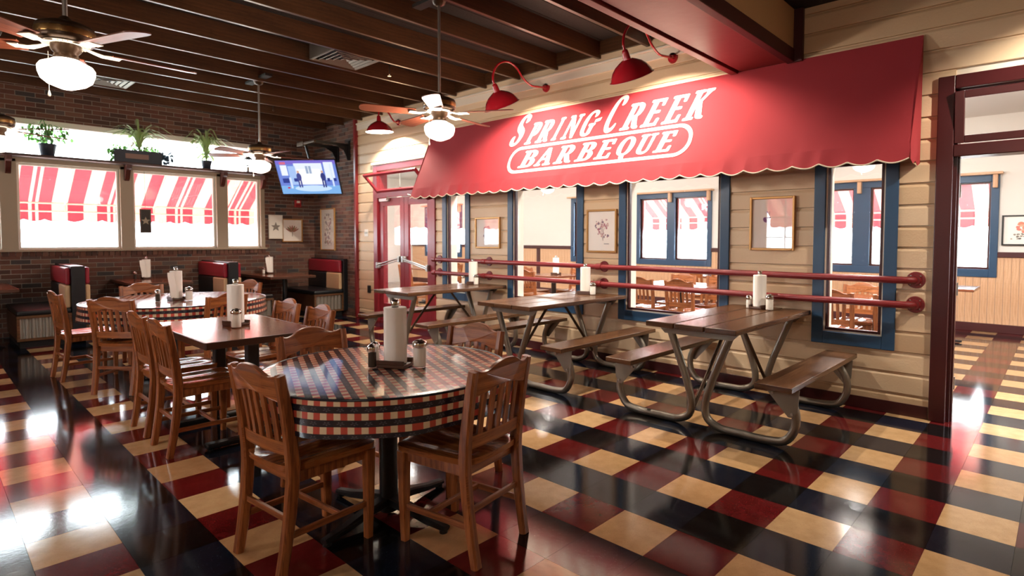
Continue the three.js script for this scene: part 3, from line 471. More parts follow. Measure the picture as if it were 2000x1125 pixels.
  for (const k of [0, 1, 2, 3]) obj('screw', new THREE.SphereGeometry(0.006, 8, 6).translate(2.005 + 0.047 * Math.cos(k * 1.571 + 0.78), y + 0.047 * Math.sin(k * 1.571 + 0.78), WZ + 0.016), M.brushed, r);
  for (const x of [-4.06, -2.96, -1.02]) { obj('flange', [new THREE.CylinderGeometry(0.06, 0.064, 0.014, 24).rotateX(Math.PI / 2).translate(x, y, WZ + 0.008), new THREE.CylinderGeometry(0.022, 0.026, 0.08, 14).rotateX(Math.PI / 2).translate(x, y, WZ + 0.045)], M.railRed, r); obj('collar', new THREE.CylinderGeometry(0.036, 0.036, 0.07, 16).rotateZ(Math.PI / 2).translate(x, y, z), M.railRed, r); }
});

// ------------------------------------------------------------------ gooseneck lamps
function gooseneck(x, label, o = {}) {
  const g = group('gooseneck_lamp', x, 0, WZ); tag(g, label, 'wall lamp', 'red gooseneck wall lamps');
  const tilt = o.tilt ?? 0.5, arm = o.arm ?? [[0, 3.25, 0.03], [0, 3.235, 0.14], [0, 3.225, 0.27], [0, 3.275, 0.40], [0, 3.385, 0.53], [0, 3.415, 0.66], [0, 3.36, 0.80], [0, 3.24, 0.88], [0, 3.16, 0.885], [0, 3.11, 0.86]];
  obj('wall_flange', [new THREE.CylinderGeometry(0.05, 0.056, 0.02, 22).rotateX(Math.PI / 2).translate(0, 3.25, 0.012), new THREE.CylinderGeometry(0.02, 0.03, 0.04, 16).rotateX(Math.PI / 2).translate(0, 3.25, 0.04)], M.lampRed, g);
  obj('arm', tube(arm, 0.0125, 60, 10), M.lampRed, g);
  const h = new THREE.Group(); h.name = 'lamp_head'; g.add(h); h.position.set(...arm[arm.length - 1]); h.rotation.x = tilt;
  obj('socket', lathe([[0.001, 0.02], [0.024, 0.015], [0.03, -0.01], [0.036, -0.075], [0.05, -0.085]], 20), M.lampRed, h);
  const out = [[0.045, -0.07], [0.075, -0.085], [0.125, -0.115], [0.165, -0.155], [0.19, -0.2], [0.2, -0.225], [0.212, -0.232]];
  obj('shade', [lathe(out, 40)], M.lampRed, h);
  obj('shade_lining', [lathe(out.map(([r, y]) => [Math.max(0.001, r - 0.003), y - 0.003]).reverse(), 40)], M.enamel, h);
  obj('bulb', lathe([[0.001, -0.16], [0.02, -0.156], [0.031, -0.136], [0.03, -0.112], [0.018, -0.085], [0.014, -0.072]].reverse(), 18), M.bulb, h);
  const l = pointLight(0, -0.125, 0, o.power ?? GOOSE_LIGHT, WARM, 1.5); h.add(l);
  return g;
}
gooseneck(-0.17, 'red gooseneck lamp beside the boxed beam, over the end of the sign lettering');
gooseneck(-1.92, 'red gooseneck lamp over the first letters of the awning sign');
gooseneck(-5.1, 'red gooseneck lamp showing its white lining above the double doors', { tilt: 0.06, arm: [[0, 3.25, 0.03], [0, 3.245, 0.08], [0, 3.28, 0.13], [0, 3.37, 0.2], [0, 3.41, 0.27], [0, 3.39, 0.34], [0, 3.33, 0.37], [0, 3.28, 0.37]] });
gooseneck(3.45, 'red gooseneck lamp over the open doorway, past the right edge');

// ------------------------------------------------------------------ ceiling fans with schoolhouse globes
function fan(x, z, turn, label, power = FAN_LIGHT, top = 3.46, dy = 0, brace = true) {
  const g = group('ceiling_fan', x, dy, z, turn); tag(g, label, 'ceiling fan', 'ceiling fans with schoolhouse globes');
  obj('canopy', lathe([[0.001, top - 0.06 - dy], [0.022, top - 0.06 - dy], [0.05, top - 0.045 - dy], [0.062, top - 0.01 - dy], [0.062, top - dy], [0.001, top - dy]], 24), M.bronze, g);
  if (brace) obj('hanger_plank', box(0.66, 0.03, 0.09, 0, top + 0.015 - dy, 0).rotateY(-turn), M.deck, g);
  obj('downrod', cyl(0.0125, 0.0125, top - 0.05 - dy - 2.63, 0, 2.63, 0, 14), M.brushed, g);
  obj('motor_housing', lathe([[0.018, 2.66], [0.03, 2.645], [0.034, 2.625], [0.095, 2.618], [0.132, 2.6], [0.138, 2.585], [0.138, 2.53], [0.13, 2.512], [0.09, 2.505], [0.001, 2.505]].reverse(), 36), M.bronze, g);
  obj('motor_band', [lathe([[0.1395, 2.575], [0.1415, 2.57], [0.1415, 2.545], [0.1395, 2.54]].reverse(), 36), ...Array.from({ length: 18 }, (_, k) => box(0.004, 0.035, 0.012).translate(0.139, 2.557, 0).rotateY(k * Math.PI / 9))], M.brass, g);
  obj('vent_ring', [lathe([[0.001, 2.497], [0.10, 2.497], [0.112, 2.5], [0.112, 2.507], [0.001, 2.507]], 32), ...Array.from({ length: 30 }, (_, k) => box(0.03, 0.003, 0.004).translate(0.094, 2.4955, 0).rotateY(k * Math.PI / 15))], M.ironWhite, g);
  for (let k = 0; k < 5; k++) {
    const b = new THREE.Group(); b.name = 'blade_arm'; b.rotation.y = k * Math.PI * 2 / 5; g.add(b);
    obj('blade_iron', [sweep([[0.08, 2.50, 0], [0.13, 2.485, 0], [0.17, 2.475, 0], [0.23, 2.478, 0]], (t) => [0.03 + 0.045 * t, 0.008], V(0, 0, 1)), box(0.05, 0.005, 0.09, 0.235, 2.478, 0)], M.ironWhite, b);
    const sh = new THREE.Shape(); sh.moveTo(0.21, -0.055); sh.lineTo(0.6, -0.07); sh.quadraticCurveTo(0.665, -0.07, 0.665, 0); sh.quadraticCurveTo(0.665, 0.07, 0.6, 0.07); sh.lineTo(0.21, 0.055); sh.closePath();
    obj('blade', extrude(sh, 0.006, 0.001).rotateX(-Math.PI / 2).rotateX(0.2).translate(0, 2.483, 0), M.blade, b);
  }
  obj('light_fitter', lathe([[0.07, 2.50], [0.072, 2.47], [0.055, 2.45], [0.06, 2.43], [0.064, 2.415], [0.001, 2.415]].reverse(), 28), M.bronze, g);
  obj('globe', lathe([[0.056, 2.432], [0.058, 2.42], [0.075, 2.408], [0.12, 2.385], [0.132, 2.365], [0.13, 2.335], [0.118, 2.3], [0.09, 2.275], [0.06, 2.262], [0.03, 2.25], [0.001, 2.246]].reverse(), 36), M.globe, g);
  obj('pull_chain', [cyl(0.0015, 0.0015, 0.22, -0.075, 2.24, 0.05, 6), lathe([[0.001, 2.205], [0.006, 2.207], [0.008, 2.217], [0.004, 2.235], [0.001, 2.243]], 10).translate(-0.075, 0, 0.05)], M.ironWhite, g);
  g.add(pointLight(0, 2.335, 0, power, z > WZ ? SOFT : NEUTRAL, 5));
}
fan(-1.4, 2.73, 0.35, 'ceiling fan with lit globe, the nearest one, over the left foreground');
fan(-1.2, 0.25, 0.5, 'ceiling fan with lit globe hanging in front of the awning end', 15);
fan(-5.05, 0.25, 0.1, 'ceiling fan with lit globe hanging beside the television', 6);
fan(-5.1, 2.75, 0.8, 'ceiling fan with lit globe hanging at the left edge by the fern');
fan(-1.3, 5.21, 0.6, 'ceiling fan with lit globe behind the left edge of the view', 7);
fan(2.55, 5.21, 0.2, 'ceiling fan with lit globe behind the camera', 11, 3.41, 0, false);
fan(-4.6, -4.9, 0.4, 'ceiling fan in the next room, seen through the second interior window', FAR_LIGHT, 3.28, 0.02, false);
fan(0.9, -4.9, 0.9, 'ceiling fan in the next room beyond the right interior windows', FAR_LIGHT, 3.28, 0.02, false);
fan(-9.6, -4.9, 0.9, 'ceiling fan in the next room beyond the double doors', FAR_LIGHT, 3.28, 0.02, false);
// flush light panels in the white ceiling of the next room
[-10.5, -6.6, -2.4, 1.6, 5.2].forEach((x, k) => {
  const g = group('ceiling_light_panel', x, 3.28, -2.9); tag(g, 'flush ceiling light panel of the next room, number ' + ['one', 'two', 'three', 'four', 'five'][k] + ' from its far end', 'ceiling light');
  obj('frame', [box(1.24, 0.03, 0.03, 0, -0.012, 0.305), box(1.24, 0.03, 0.03, 0, -0.012, -0.305), box(0.03, 0.03, 0.6, 0.605, -0.012, 0), box(0.03, 0.03, 0.6, -0.605, -0.012, 0)], M.white, g);
  obj('lens', box(1.18, 0.008, 0.58, 0, -0.012, 0), M.diffuserLens, g);
  const l = new THREE.RectAreaLight(NEUTRAL, TROFFER_LIGHT, 1.16, 0.56); l.position.set(0, -0.03, 0); l.rotation.x = -Math.PI / 2; l.name = 'lamp_light'; g.add(l);
});

// ------------------------------------------------------------------ air diffusers, sprinklers
function diffuser(x0, x1, z0, z1, label) {
  const g = group('air_diffuser', (x0 + x1) / 2, 3.45, (z0 + z1) / 2); tag(g, label, 'air vent', 'square ceiling diffusers');
  const w = x1 - x0 - 0.03;
  obj('plenum', [box(w, 0.17, 0.01, 0, 0.085, w / 2), box(w, 0.17, 0.01, 0, 0.085, -w / 2), box(0.01, 0.17, w, w / 2, 0.085, 0), box(0.01, 0.17, w, -w / 2, 0.085, 0), box(w, 0.01, w, 0, 0.16, 0)], M.galv, g);
  obj('damper', box(w - 0.02, 0.01, w - 0.02, 0, 0.05, 0), M.black, g);
  for (let k = 0; k < 5; k++) { const a = w / 2 - 0.01 - k * 0.058, t = 0.03; obj('louver', [box(2 * a, 0.004, t).rotateX(0.5).translate(0, 0.004, a - t / 2), box(2 * a, 0.004, t).rotateX(-0.5).translate(0, 0.004, -a + t / 2), box(t, 0.004, 2 * a).rotateZ(-0.5).translate(a - t / 2, 0.004, 0), box(t, 0.004, 2 * a).rotateZ(0.5).translate(-a + t / 2, 0.004, 0)], M.galv, g); }
}
diffuser(-3.655, -3.055, -0.36, 0.25, 'square louvred air diffuser between the joists near the middle fan');
diffuser(-6.86, -6.26, 1.3, 1.9, 'square louvred air diffuser behind the nearest fan globe');
for (const [x, z, w] of [[-3.4, -0.66, 'right of the middle diffuser'], [-6.5, -0.53, 'over the television']]) { const s = group('sprinkler_head', x, 3.4, z); tag(s, 'small sprinkler head between joists, ' + w, 'sprinkler'); obj('stem', [cyl(0.009, 0.009, 0.2, 0, 0.02, 0, 8), cyl(0.022, 0.022, 0.003, 0, 0, 0, 14), bar([0.012, 0, 0], [0.006, 0.03, 0], 0.002, 6), bar([-0.012, 0, 0], [-0.006, 0.03, 0], 0.002, 6)], M.chrome, s); }

// ------------------------------------------------------------------ television on its two-arm mount
{
  const tv = group('television', -6.916, 2.447, -1.282, 0.632); tag(tv, 'flat television tilted down in the brick corner, showing a bright broadcast', 'television');
  const in_ = new THREE.Group(); in_.name = 'panel'; in_.rotation.x = 0.444; tv.add(in_);
  const w = 1.1, h = 0.64;
  obj('shell', [rbox(w, h, 0.035, 0.008, 0, 0, -0.02), rbox(0.6, 0.36, 0.04, 0.012, 0, -0.02, -0.05)], M.black, in_);
  obj('bezel', [rbox(w, 0.014, 0.008, 0.003, 0, h / 2 - 0.007, 0), rbox(w, 0.02, 0.008, 0.003, 0, -h / 2 + 0.01, 0), rbox(0.013, h, 0.008, 0.003, -w / 2 + 0.0065, 0, 0), rbox(0.013, h, 0.008, 0.003, w / 2 - 0.0065, 0, 0)], M.black, in_);
  const c = document.createElement('canvas'); c.width = 640; c.height = 360; const x = c.getContext('2d');
  x.fillStyle = '#6f86d8'; x.fillRect(0, 0, 640, 360);
  x.fillStyle = '#7d6fd0'; x.fillRect(0, 0, 640, 40); x.fillStyle = '#e8f0ff'; x.fillRect(190, 30, 300, 230); x.fillRect(510, 20, 100, 190); x.fillStyle = '#a8c4f2'; x.fillRect(120, 60, 80, 200); x.fillStyle = '#fbfdff'; x.fillRect(215, 90, 250, 160);
  x.fillStyle = '#7fb2ea'; x.fillRect(0, 270, 640, 90); x.fillStyle = '#c9e2ff'; x.beginPath(); x.ellipse(350, 300, 200, 34, 0, 0, 7); x.fill();
  x.fillStyle = '#eef3ff'; x.fillRect(40, 50, 70, 110); x.fillStyle = '#d96a86'; x.fillRect(40, 16, 66, 26); x.fillStyle = '#32408e'; x.fillRect(36, 190, 70, 50); x.fillRect(160, 190, 40, 36); x.fillRect(520, 190, 30, 36); x.fillRect(580, 190, 40, 34);
  x.fillStyle = '#9fb0ca'; x.fillRect(310, 60, 26, 80); x.fillRect(344, 60, 26, 80);
  for (const [fx, col] of [[220, '#4a4f92'], [480, '#3a3f80']]) { x.fillStyle = '#d8a890'; x.beginPath(); x.arc(fx, 122, 13, 0, 7); x.fill(); x.fillStyle = col; x.beginPath(); x.ellipse(fx, 175, 26, 42, 0, 0, 7); x.fill(); x.fillRect(fx - 20, 200, 16, 90); x.fillRect(fx + 4, 200, 16, 90); }
  x.fillStyle = '#d8e6ff'; x.fillRect(110, 180, 22, 120); x.fillRect(570, 40, 18, 240); x.fillStyle = '#cc3348'; x.fillRect(70, 285, 26, 16);
  const t = new THREE.CanvasTexture(c); t.colorSpace = THREE.SRGBColorSpace;
  const sm = std('#050505', 0.25); sm.emissive = new THREE.Color('#ffffff'); sm.emissiveMap = t; sm.emissiveIntensity = 2.0;
  obj('screen', new THREE.PlaneGeometry(w - 0.026, h - 0.034).translate(0, 0.003, 0.0025), sm, in_, { keepUV: true });
}
{
  const m = group('television_mount'); tag(m, 'black two-arm television bracket bolted to the brick return', 'tv mount');
  for (const x of [-6.66, -7.06]) {
    obj('wall_plate', rbox2(x - 0.03, x + 0.03, 2.78, 3.13, WZ, WZ + 0.025, 0.005), M.black, m);
    obj('arm', [rbox2(x - 0.022, x + 0.022, 3.02, 3.065, WZ + 0.02, -1.27, 0.005), extrude([[0, 3.03], [0.24, 3.03], [0.2, 3.0], [0.1, 2.95], [0.05, 2.85], [0.03, 2.78], [0, 2.78]], 0.012).rotateY(-Math.PI / 2).translate(x + 0.006, 0, WZ + 0.02)], M.black, m);
  }
  obj('cross_bar', [rbox2(-7.22, -6.63, 3.022, 3.062, -1.29, -1.25, 0.006), rbox2(-7.26, -7.02, 3.005, 3.075, -1.31, -1.24, 0.006)], M.bronze, m);
  obj('drop_pole', [bar([-7.05, 3.03, -1.3], [-6.98, 2.62, -1.38], 0.022), rbox(0.3, 0.3, 0.03, 0.006, 0, 0, 0).rotateX(0.444).rotateY(0.632).translate(-6.975, 2.44, -1.36)], M.black, m);
}

// ------------------------------------------------------------------ framed prints and small wall fittings
function printTex(kind) {
  const c = document.createElement('canvas'); c.width = 256; c.height = 320; const x = c.getContext('2d'); let s = kind * 97 + 5; const R = () => { s = (s * 16807) % 2147483647; return s / 2147483647; };
  x.fillStyle = ['#fbf4ee', '#faf2ec', '#f4e8e2', '#f8f2e8', '#f4ebe2', '#fbf8f2'][kind]; x.fillRect(0, 0, 256, 320);
  const dot = (px, py, r, col) => { x.fillStyle = col; x.beginPath(); x.ellipse(px, py, r, r * (0.6 + 0.5 * R()), R() * 3, 0, 7); x.fill(); };
  if (kind === 0) { x.strokeStyle = '#8a6a80'; x.lineWidth = 3; x.beginPath(); x.moveTo(90, 290); x.quadraticCurveTo(80, 200, 100, 90); x.stroke(); for (let i = 0; i < 16; i++) dot(90 + R() * 70, 80 + R() * 70, 6 + 9 * R(), ['#d8a8b4', '#c890a4', '#e0bcc2'][i % 3]); dot(88, 190, 16, '#8d7696'); }
  if (kind === 1) { x.strokeStyle = '#a08888'; x.lineWidth = 2; for (let i = 0; i < 8; i++) { x.beginPath(); x.moveTo(140, 240); x.quadraticCurveTo(120 + R() * 40, 160, 70 + R() * 130, 60 + R() * 90); x.stroke(); } for (let i = 0; i < 46; i++) dot(65 + R() * 130, 60 + R() * 150, 4 + 7 * R(), ['#b87888', '#c49aa0', '#8f7a8c', '#d8b4b0'][i % 4]); x.fillStyle = '#8c8894'; x.fillRect(150, 262, 48, 5); }
  if (kind === 2) { x.strokeStyle = '#7a5a6c'; x.lineWidth = 3; x.beginPath(); x.moveTo(130, 280); x.quadraticCurveTo(108, 180, 112, 80); x.stroke(); for (const [a, b, r] of [[98, 88, 10], [88, 136, 20], [104, 128, 14], [108, 160, 13], [120, 210, 17], [112, 120, 8]]) dot(a, b, r, ['#7c3a78', '#a84a7a', '#8d5a90', '#6a4888'][(r | 0) % 4]); }
  if (kind === 3) { for (let i = 0; i < 60; i++) dot(70 + R() * 120, 40 + R() * 240, 5 + 9 * R(), ['#b08a8a', '#c4a49c', '#9c8890', '#a8a090'][i % 4]); x.strokeStyle = '#8a7a74'; x.strokeRect(60, 32, 140, 256); }
  if (kind === 4) { for (let i = 0; i < 7; i++) { x.save(); x.translate(128, 190); x.rotate(-1 + i * 0.33); x.fillStyle = ['#a86858', '#8a7a50', '#b88068'][i % 3]; x.beginPath(); x.ellipse(0, -60, 11, 48, 0, 0, 7); x.fill(); x.restore(); } x.fillStyle = '#7a6a4a'; x.fillRect(124, 180, 8, 70); }
  if (kind === 5) { for (let i = 0; i < 24; i++) dot(90 + R() * 80, 70 + R() * 120, 8 + 12 * R(), ['#e07858', '#d8645a', '#e8a080'][i % 3]); for (let i = 0; i < 24; i++) dot(50 + R() * 150, 200 + R() * 60, 6 + 6 * R(), ['#4a4a4e', '#6a665e', '#8f8478'][i % 3]); }
  const t = new THREE.CanvasTexture(c); t.colorSpace = THREE.SRGBColorSpace; return t;
}
function framed(w, h, kind, label, x, y, z, turn, frameMat = M.gold) {
  const g = group('framed_print', x, y, z, turn); tag(g, label, 'picture'); const f = 0.022;
  for (const [p, q, s, t] of [[-w / 2, -w / 2 + f, -h / 2, h / 2], [w / 2 - f, w / 2, -h / 2, h / 2], [-w / 2 + f, w / 2 - f, -h / 2, -h / 2 + f], [-w / 2 + f, w / 2 - f, h / 2 - f, h / 2]]) obj('frame', rbox2(p, q, s, t, 0, 0.03, 0.005), frameMat, g);
  obj('print', new THREE.PlaneGeometry(w - 2 * f, h - 2 * f).translate(0, 0, 0.012), std('#ffffff', 0.7, { map: printTex(kind) }), g, { keepUV: true });
  obj('backing', box2(-w / 2 + f, w / 2 - f, -h / 2 + f, h / 2 - f, 0.001, 0.008), M.mat, g);
  obj('glazing', box2(-w / 2 + f, w / 2 - f, -h / 2 + f, h / 2 - f, 0.0165, 0.0185), M.glass, g);
}
framed(0.5, 0.42, 0, 'gold framed floral print between the two left interior windows', -2.985, 1.477, WZ, 0);
framed(0.425, 0.49, 1, 'gold framed floral print beside the wide interior window, over the middle picnic table', -1.055, 1.49, WZ, 0);
framed(0.41, 0.49, 2, 'gold framed print of a purple flower over the nearest picnic table', 0.875, 1.547, WZ, 0);
framed(0.55, 0.79, 3, 'tall framed print on the brick return above the end booth', -7.47, 1.56, WZ + 0.004, 0);
framed(0.39, 0.44, 4, 'small framed leaf print on the brick window wall', WX + 0.004, 1.538, -1.485, Math.PI / 2);
framed(0.5, 0.45, 5, 'black framed poppy print on the far wall past the doorway', 2.39, 1.545, FAR_Z + 0.002, 0, M.black);
// star ornaments
const starPts = (r, R) => Array.from({ length: 10 }, (_, k) => { const a = Math.PI / 2 + k * Math.PI / 5, q = k % 2 ? r : R; return [q * Math.cos(a), q * Math.sin(a)]; });
{ const g = group('star_plaque', WX + 0.03, 1.66, 0.855, Math.PI / 2); tag(g, 'dark framed star plaque hanging in the front window', 'ornament'); obj('board', rbox(0.14, 0.36, 0.015, 0.004), M.soot, g); obj('frame', [rbox2(-0.075, -0.055, -0.19, 0.19, -0.012, 0.014, 0.004), rbox2(0.055, 0.075, -0.19, 0.19, -0.012, 0.014, 0.004), rbox2(-0.075, 0.075, 0.17, 0.19, -0.012, 0.014, 0.004), rbox2(-0.075, 0.075, -0.19, -0.17, -0.012, 0.014, 0.004)], M.darkWood, g); obj('star', extrude(starPts(0.026, 0.062), 0.006, 0.002).translate(0, 0, 0.008), M.casing, g); obj('cord', bar([0, 0.19, 0], [0, 0.78, 0], 0.002, 6), M.soot, g); }
{ const g = group('star_ornament', WX + 0.05, 1.6, -1.16, Math.PI / 2); tag(g, 'pale star panel hung on the brick beside the front window', 'ornament'); obj('board', rbox(0.25, 0.44, 0.02, 0.005), M.plastic, g); obj('star', extrude(starPts(0.035, 0.085), 0.006, 0.002).translate(0, 0, 0.01), M.galv, g); obj('rim', [rbox2(-0.125, 0.125, 0.2, 0.22, -0.015, 0.018, 0.004), rbox2(-0.125, 0.125, -0.22, -0.2, -0.015, 0.018, 0.004), rbox2(-0.125, -0.11, -0.2, 0.2, -0.015, 0.018, 0.004), rbox2(0.11, 0.125, -0.2, 0.2, -0.015, 0.018, 0.004)], M.cream, g); obj('bracket', box(0.05, 0.1, 0.04, 0, 0, -0.03), M.plastic, g); }
{ const g = group('alarm_strobe', WX, 2.05, -1.59, Math.PI / 2); tag(g, 'red fire alarm strobe on the brick under the television', 'alarm'); obj('housing', rbox(0.12, 0.14, 0.05, 0.01, 0, 0, 0.026), M.alarmRed, g); obj('lens', rbox(0.06, 0.04, 0.02, 0.006, 0, 0.03, 0.056), M.plastic, g); obj('grille', Array.from({ length: 4 }, (_, k) => box(0.08, 0.004, 0.004, 0, -0.02 - 0.012 * k, 0.052)), M.blackMatte, g); }
{ const g = group('wall_outlet', -6.03, 0.52, WZ); tag(g, 'black outlet box low on the siding beside the double doors', 'outlet'); obj('box_cover', rbox(0.075, 0.13, 0.03, 0.008, 0, 0, 0.015), M.black, g); obj('socket', [rbox(0.035, 0.04, 0.006, 0.003, 0, 0.028, 0.031), rbox(0.035, 0.04, 0.006, 0.003, 0, -0.028, 0.031)], M.blackMatte, g); }
{ const g = group('light_switch', -6.12, 1.49, WZ); tag(g, 'pale double light switch on the siding beside the double doors', 'switch'); obj('plate', rbox(0.12, 0.12, 0.008, 0.003, 0, 0, 0.004), M.plastic, g); obj('toggle', [rbox(0.012, 0.03, 0.02, 0.003, -0.025, 0, 0.012), rbox(0.012, 0.03, 0.02, 0.003, 0.025, 0, 0.012)], M.brushed, g); }
// ------------------------------------------------------------------ oak schoolhouse chairs; the front of a chair is local +z
function makeChair() {
  const c = group('dining_chair'); c.userData.category = 'chair'; c.userData.group = 'slat-back oak dining chairs';
  const zb = (y) => y < 0.45 ? -0.19 - 0.055 * Math.pow((0.45 - y) / 0.45, 1.6) : -0.19 - 0.06 * Math.pow((y - 0.45) / 0.42, 1.4);   // rear post line
  const postPath = (s) => [0, 0.12, 0.26, 0.40, 0.46, 0.56, 0.68, 0.78, 0.85].map((y) => [s * (0.178 + 0.02 * y), y, zb(y)]);
  for (const s of [-1, 1]) obj('back_post', sweep(postPath(s), (t) => [0.042 - 0.004 * t, t < 0.5 ? 0.038 + 0.03 * t : 0.053 - 0.03 * (t - 0.5)], V(1, 0, 0), 0.007), M.oak, c, { grain: 'y' });
  for (const s of [-1, 1]) obj('leg', sweep([[s * 0.172, 0, 0.185], [s * 0.176, 0.2, 0.186], [s * 0.178, 0.425, 0.186]], (t) => [0.034 + 0.014 * t, 0.034 + 0.014 * t], V(1, 0, 0), 0.005), M.oak, c, { grain: 'y' });
  // crest rail: humped top edge, arched lower edge, bent to the sitter's back
  const bend = (g, k = 0.022) => { const p = g.attributes.position; for (let i = 0; i < p.count; i++) { const x = p.getX(i), y = p.getY(i); p.setZ(i, p.getZ(i) + zb(y) - k * (1 - (x / 0.19) ** 2)); } g.computeVertexNormals(); return g; };
  { const sh = new THREE.Shape(); sh.moveTo(-0.184, 0.738); sh.lineTo(-0.184, 0.848); sh.bezierCurveTo(-0.15, 0.832, -0.125, 0.835, -0.095, 0.852); sh.bezierCurveTo(-0.06, 0.876, -0.03, 0.878, 0, 0.878); sh.bezierCurveTo(0.03, 0.878, 0.06, 0.876, 0.095, 0.852); sh.bezierCurveTo(0.125, 0.835, 0.15, 0.832, 0.184, 0.848); sh.lineTo(0.184, 0.738); sh.bezierCurveTo(0.12, 0.742, 0.08, 0.768, 0, 0.77); sh.bezierCurveTo(-0.08, 0.768, -0.12, 0.742, -0.184, 0.738);
    const g = extrude(sh, 0.018, 0.003, { curveSegments: 8, steps: 1 }).translate(0, 0, -0.012); obj('crest_rail', bend(g), M.oak, c, { grain: 'x' }); }
  obj('lower_rail', bend(new THREE.BoxGeometry(0.37, 0.058, 0.021, 8, 1, 1).translate(0, 0.532, 0), 0.016), M.oak, c, { grain: 'x' });
  for (let k = -2; k <= 2; k++) { const x = k * 0.058; obj('slat', bend(new THREE.BoxGeometry(0.029, 0.235, 0.011, 1, 4, 1).translate(x, 0.662, 0), 0.02), M.oak, c, { grain: 'y' }); }
  // saddled seat
  { const g = new THREE.BoxGeometry(1, 1, 1, 16, 1, 16), p = g.attributes.position;
    for (let i = 0; i < p.count; i++) { let u = p.getX(i) * 2, v = p.getZ(i) * 2; const top = p.getY(i) > 0, r = Math.max(Math.abs(u), Math.abs(v)); if (r > 0) { const k = r / Math.pow(Math.abs(u) ** 8 + Math.abs(v) ** 8, 1 / 8); u *= k; v *= k; }
      const hw = 0.203 + 0.017 * v, x = u * hw, z = v * 0.213 + 0.005 + 0.012 * v * (1 - u * u), dish = 0.016 * Math.exp(-(((Math.abs(u) - 0.42) / 0.3) ** 2)) * (v < 0.55 ? 1 : Math.max(0, 1 - (v - 0.55) / 0.4)) * Math.min(1, (v + 1) * 3), rim = 0.006 * Math.max(0, (r - 0.88) / 0.12) ** 2;
      p.setXYZ(i, x * (top ? 1 : 0.985), top ? 0.463 - dish - rim : 0.425 + rim, z); }
    obj('seat', toCreasedNormals(g.toNonIndexed(), 0.7), M.oakSeat, c, { grain: 'z' }); }
  obj('seat_apron', [rbox(0.32, 0.05, 0.018, 0.003, 0, 0.402, 0.178, 1), rbox(0.018, 0.05, 0.34, 0.003, 0.168, 0.402, 0, 1), rbox(0.018, 0.05, 0.34, 0.003, -0.168, 0.402, 0, 1), rbox(0.32, 0.05, 0.018, 0.003, 0, 0.402, -0.172, 1)], M.oak, c);
  for (const s of [-1, 1]) obj('stretcher', rbox(0.016, 0.028, 0.395, 0.003, s * 0.175, 0.165, -0.02, 1), M.oak, c, { grain: 'z' });
  obj('stretcher', rbox(0.345, 0.026, 0.016, 0.003, 0, 0.165, 0.035, 1), M.oak, c); obj('stretcher', rbox(0.345, 0.026, 0.016, 0.003, 0, 0.235, -0.205, 1), M.oak, c);
  return c;
}
const chair0 = makeChair(); let chairFree = true;
// bx, bz: middle of the crest rail on plan; fx, fz: the way the chair faces
function chair(bx, bz, fx, fz, label) {
  const L = Math.hypot(fx, fz), turn = Math.atan2(fx, fz), x = bx + 0.25 * fx / L, z = bz + 0.25 * fz / L;
  if (chairFree) { chairFree = false; chair0.position.set(x, 0, z); chair0.rotation.set(0, turn, 0); chair0.userData.label = label; return chair0; }
  return dup(chair0, x, 0, z, turn, label);
}
chair(0.35, 2.40, -0.1, -1, 'oak slat-back chair in the left foreground, back to the camera at the near round table');
chair(1.03, 1.605, -0.985, 0.17, 'oak slat-back chair in the centre foreground, at the right of the near round table');
chair(-0.385, 1.80, 0.99, -0.07, 'oak slat-back chair on the far left side of the near round table');
chair(0.19, 1.035, 0.17, 0.98, 'oak slat-back chair behind the near round table, in front of the picnic tables');
chair(-1.49, 2.30, 0.0, -1, 'oak chair at the square table, the nearer of the pair on its left side');
chair(-2.05, 2.295, 0.0, -1, 'oak chair at the square table, the farther of the pair on its left side');
chair(-2.08, 1.20, 0.03, 1, 'oak chair at the square table, the farther of the pair on its right side');
chair(-1.45, 1.215, 0, 1, 'oak chair at the square table, the nearer of the pair on its right side');
chair(-4.46, 2.44, -0.08, -1, 'oak chair at the far round table, the leftmost one seen edge on');
chair(-3.37, 2.20, -0.625, -0.78, 'oak chair at the left front of the far round table, bright gaps between its slats');
chair(-3.07, 1.34, -0.94, 0.3, 'oak chair at the far round table, mostly hidden behind the square table towel roll');
chair(-5.015, 1.60, 1, 0, 'oak chair at the far round table, behind it against the first booth table');
chair(-4.68, 0.55, 0.35, 0.94, 'oak chair at the far round table, at its right rear by the second booth');

// ------------------------------------------------------------------ round tables under checked vinyl cloths
const starBand = (u, v) => { const a = ((u % 1) + 1) % 1 - 0.5, b = v - 0.5, r = Math.hypot(a, b), th = Math.atan2(b, a); return r < 0.3 * (0.62 + 0.38 * Math.cos(5 * (th - Math.PI / 2))) && r > 0.16 * (0.62 + 0.38 * Math.cos(5 * (th - Math.PI / 2))); };
const ginghamTex = tex(256, 256, (u, v) => {   // two stripe widths each way: navy band with stars, then red and cream checks
  const p = v * 2, q = u * 4, n = 12 * (hash(u * 256, v * 256, 5) - 0.5);
  if (p < 1) { const star = starBand(u * 2, p); return (star ? [96, 96, 108] : [28, 30, 46]).map((c) => c + n); }
  return ((Math.floor(q) % 2) ? [244, 220, 186] : [204, 80, 64]).map((c) => c + n);
});
ginghamTex.repeat.set(1 / 0.112, 1 / 0.056);
const cloth = phys('#ffffff', 0.3, { clearcoat: 1, clearcoatRoughness: 0.07, map: ginghamTex, bumpMap: rep(coarse, 3), bumpScale: 0.0015 });
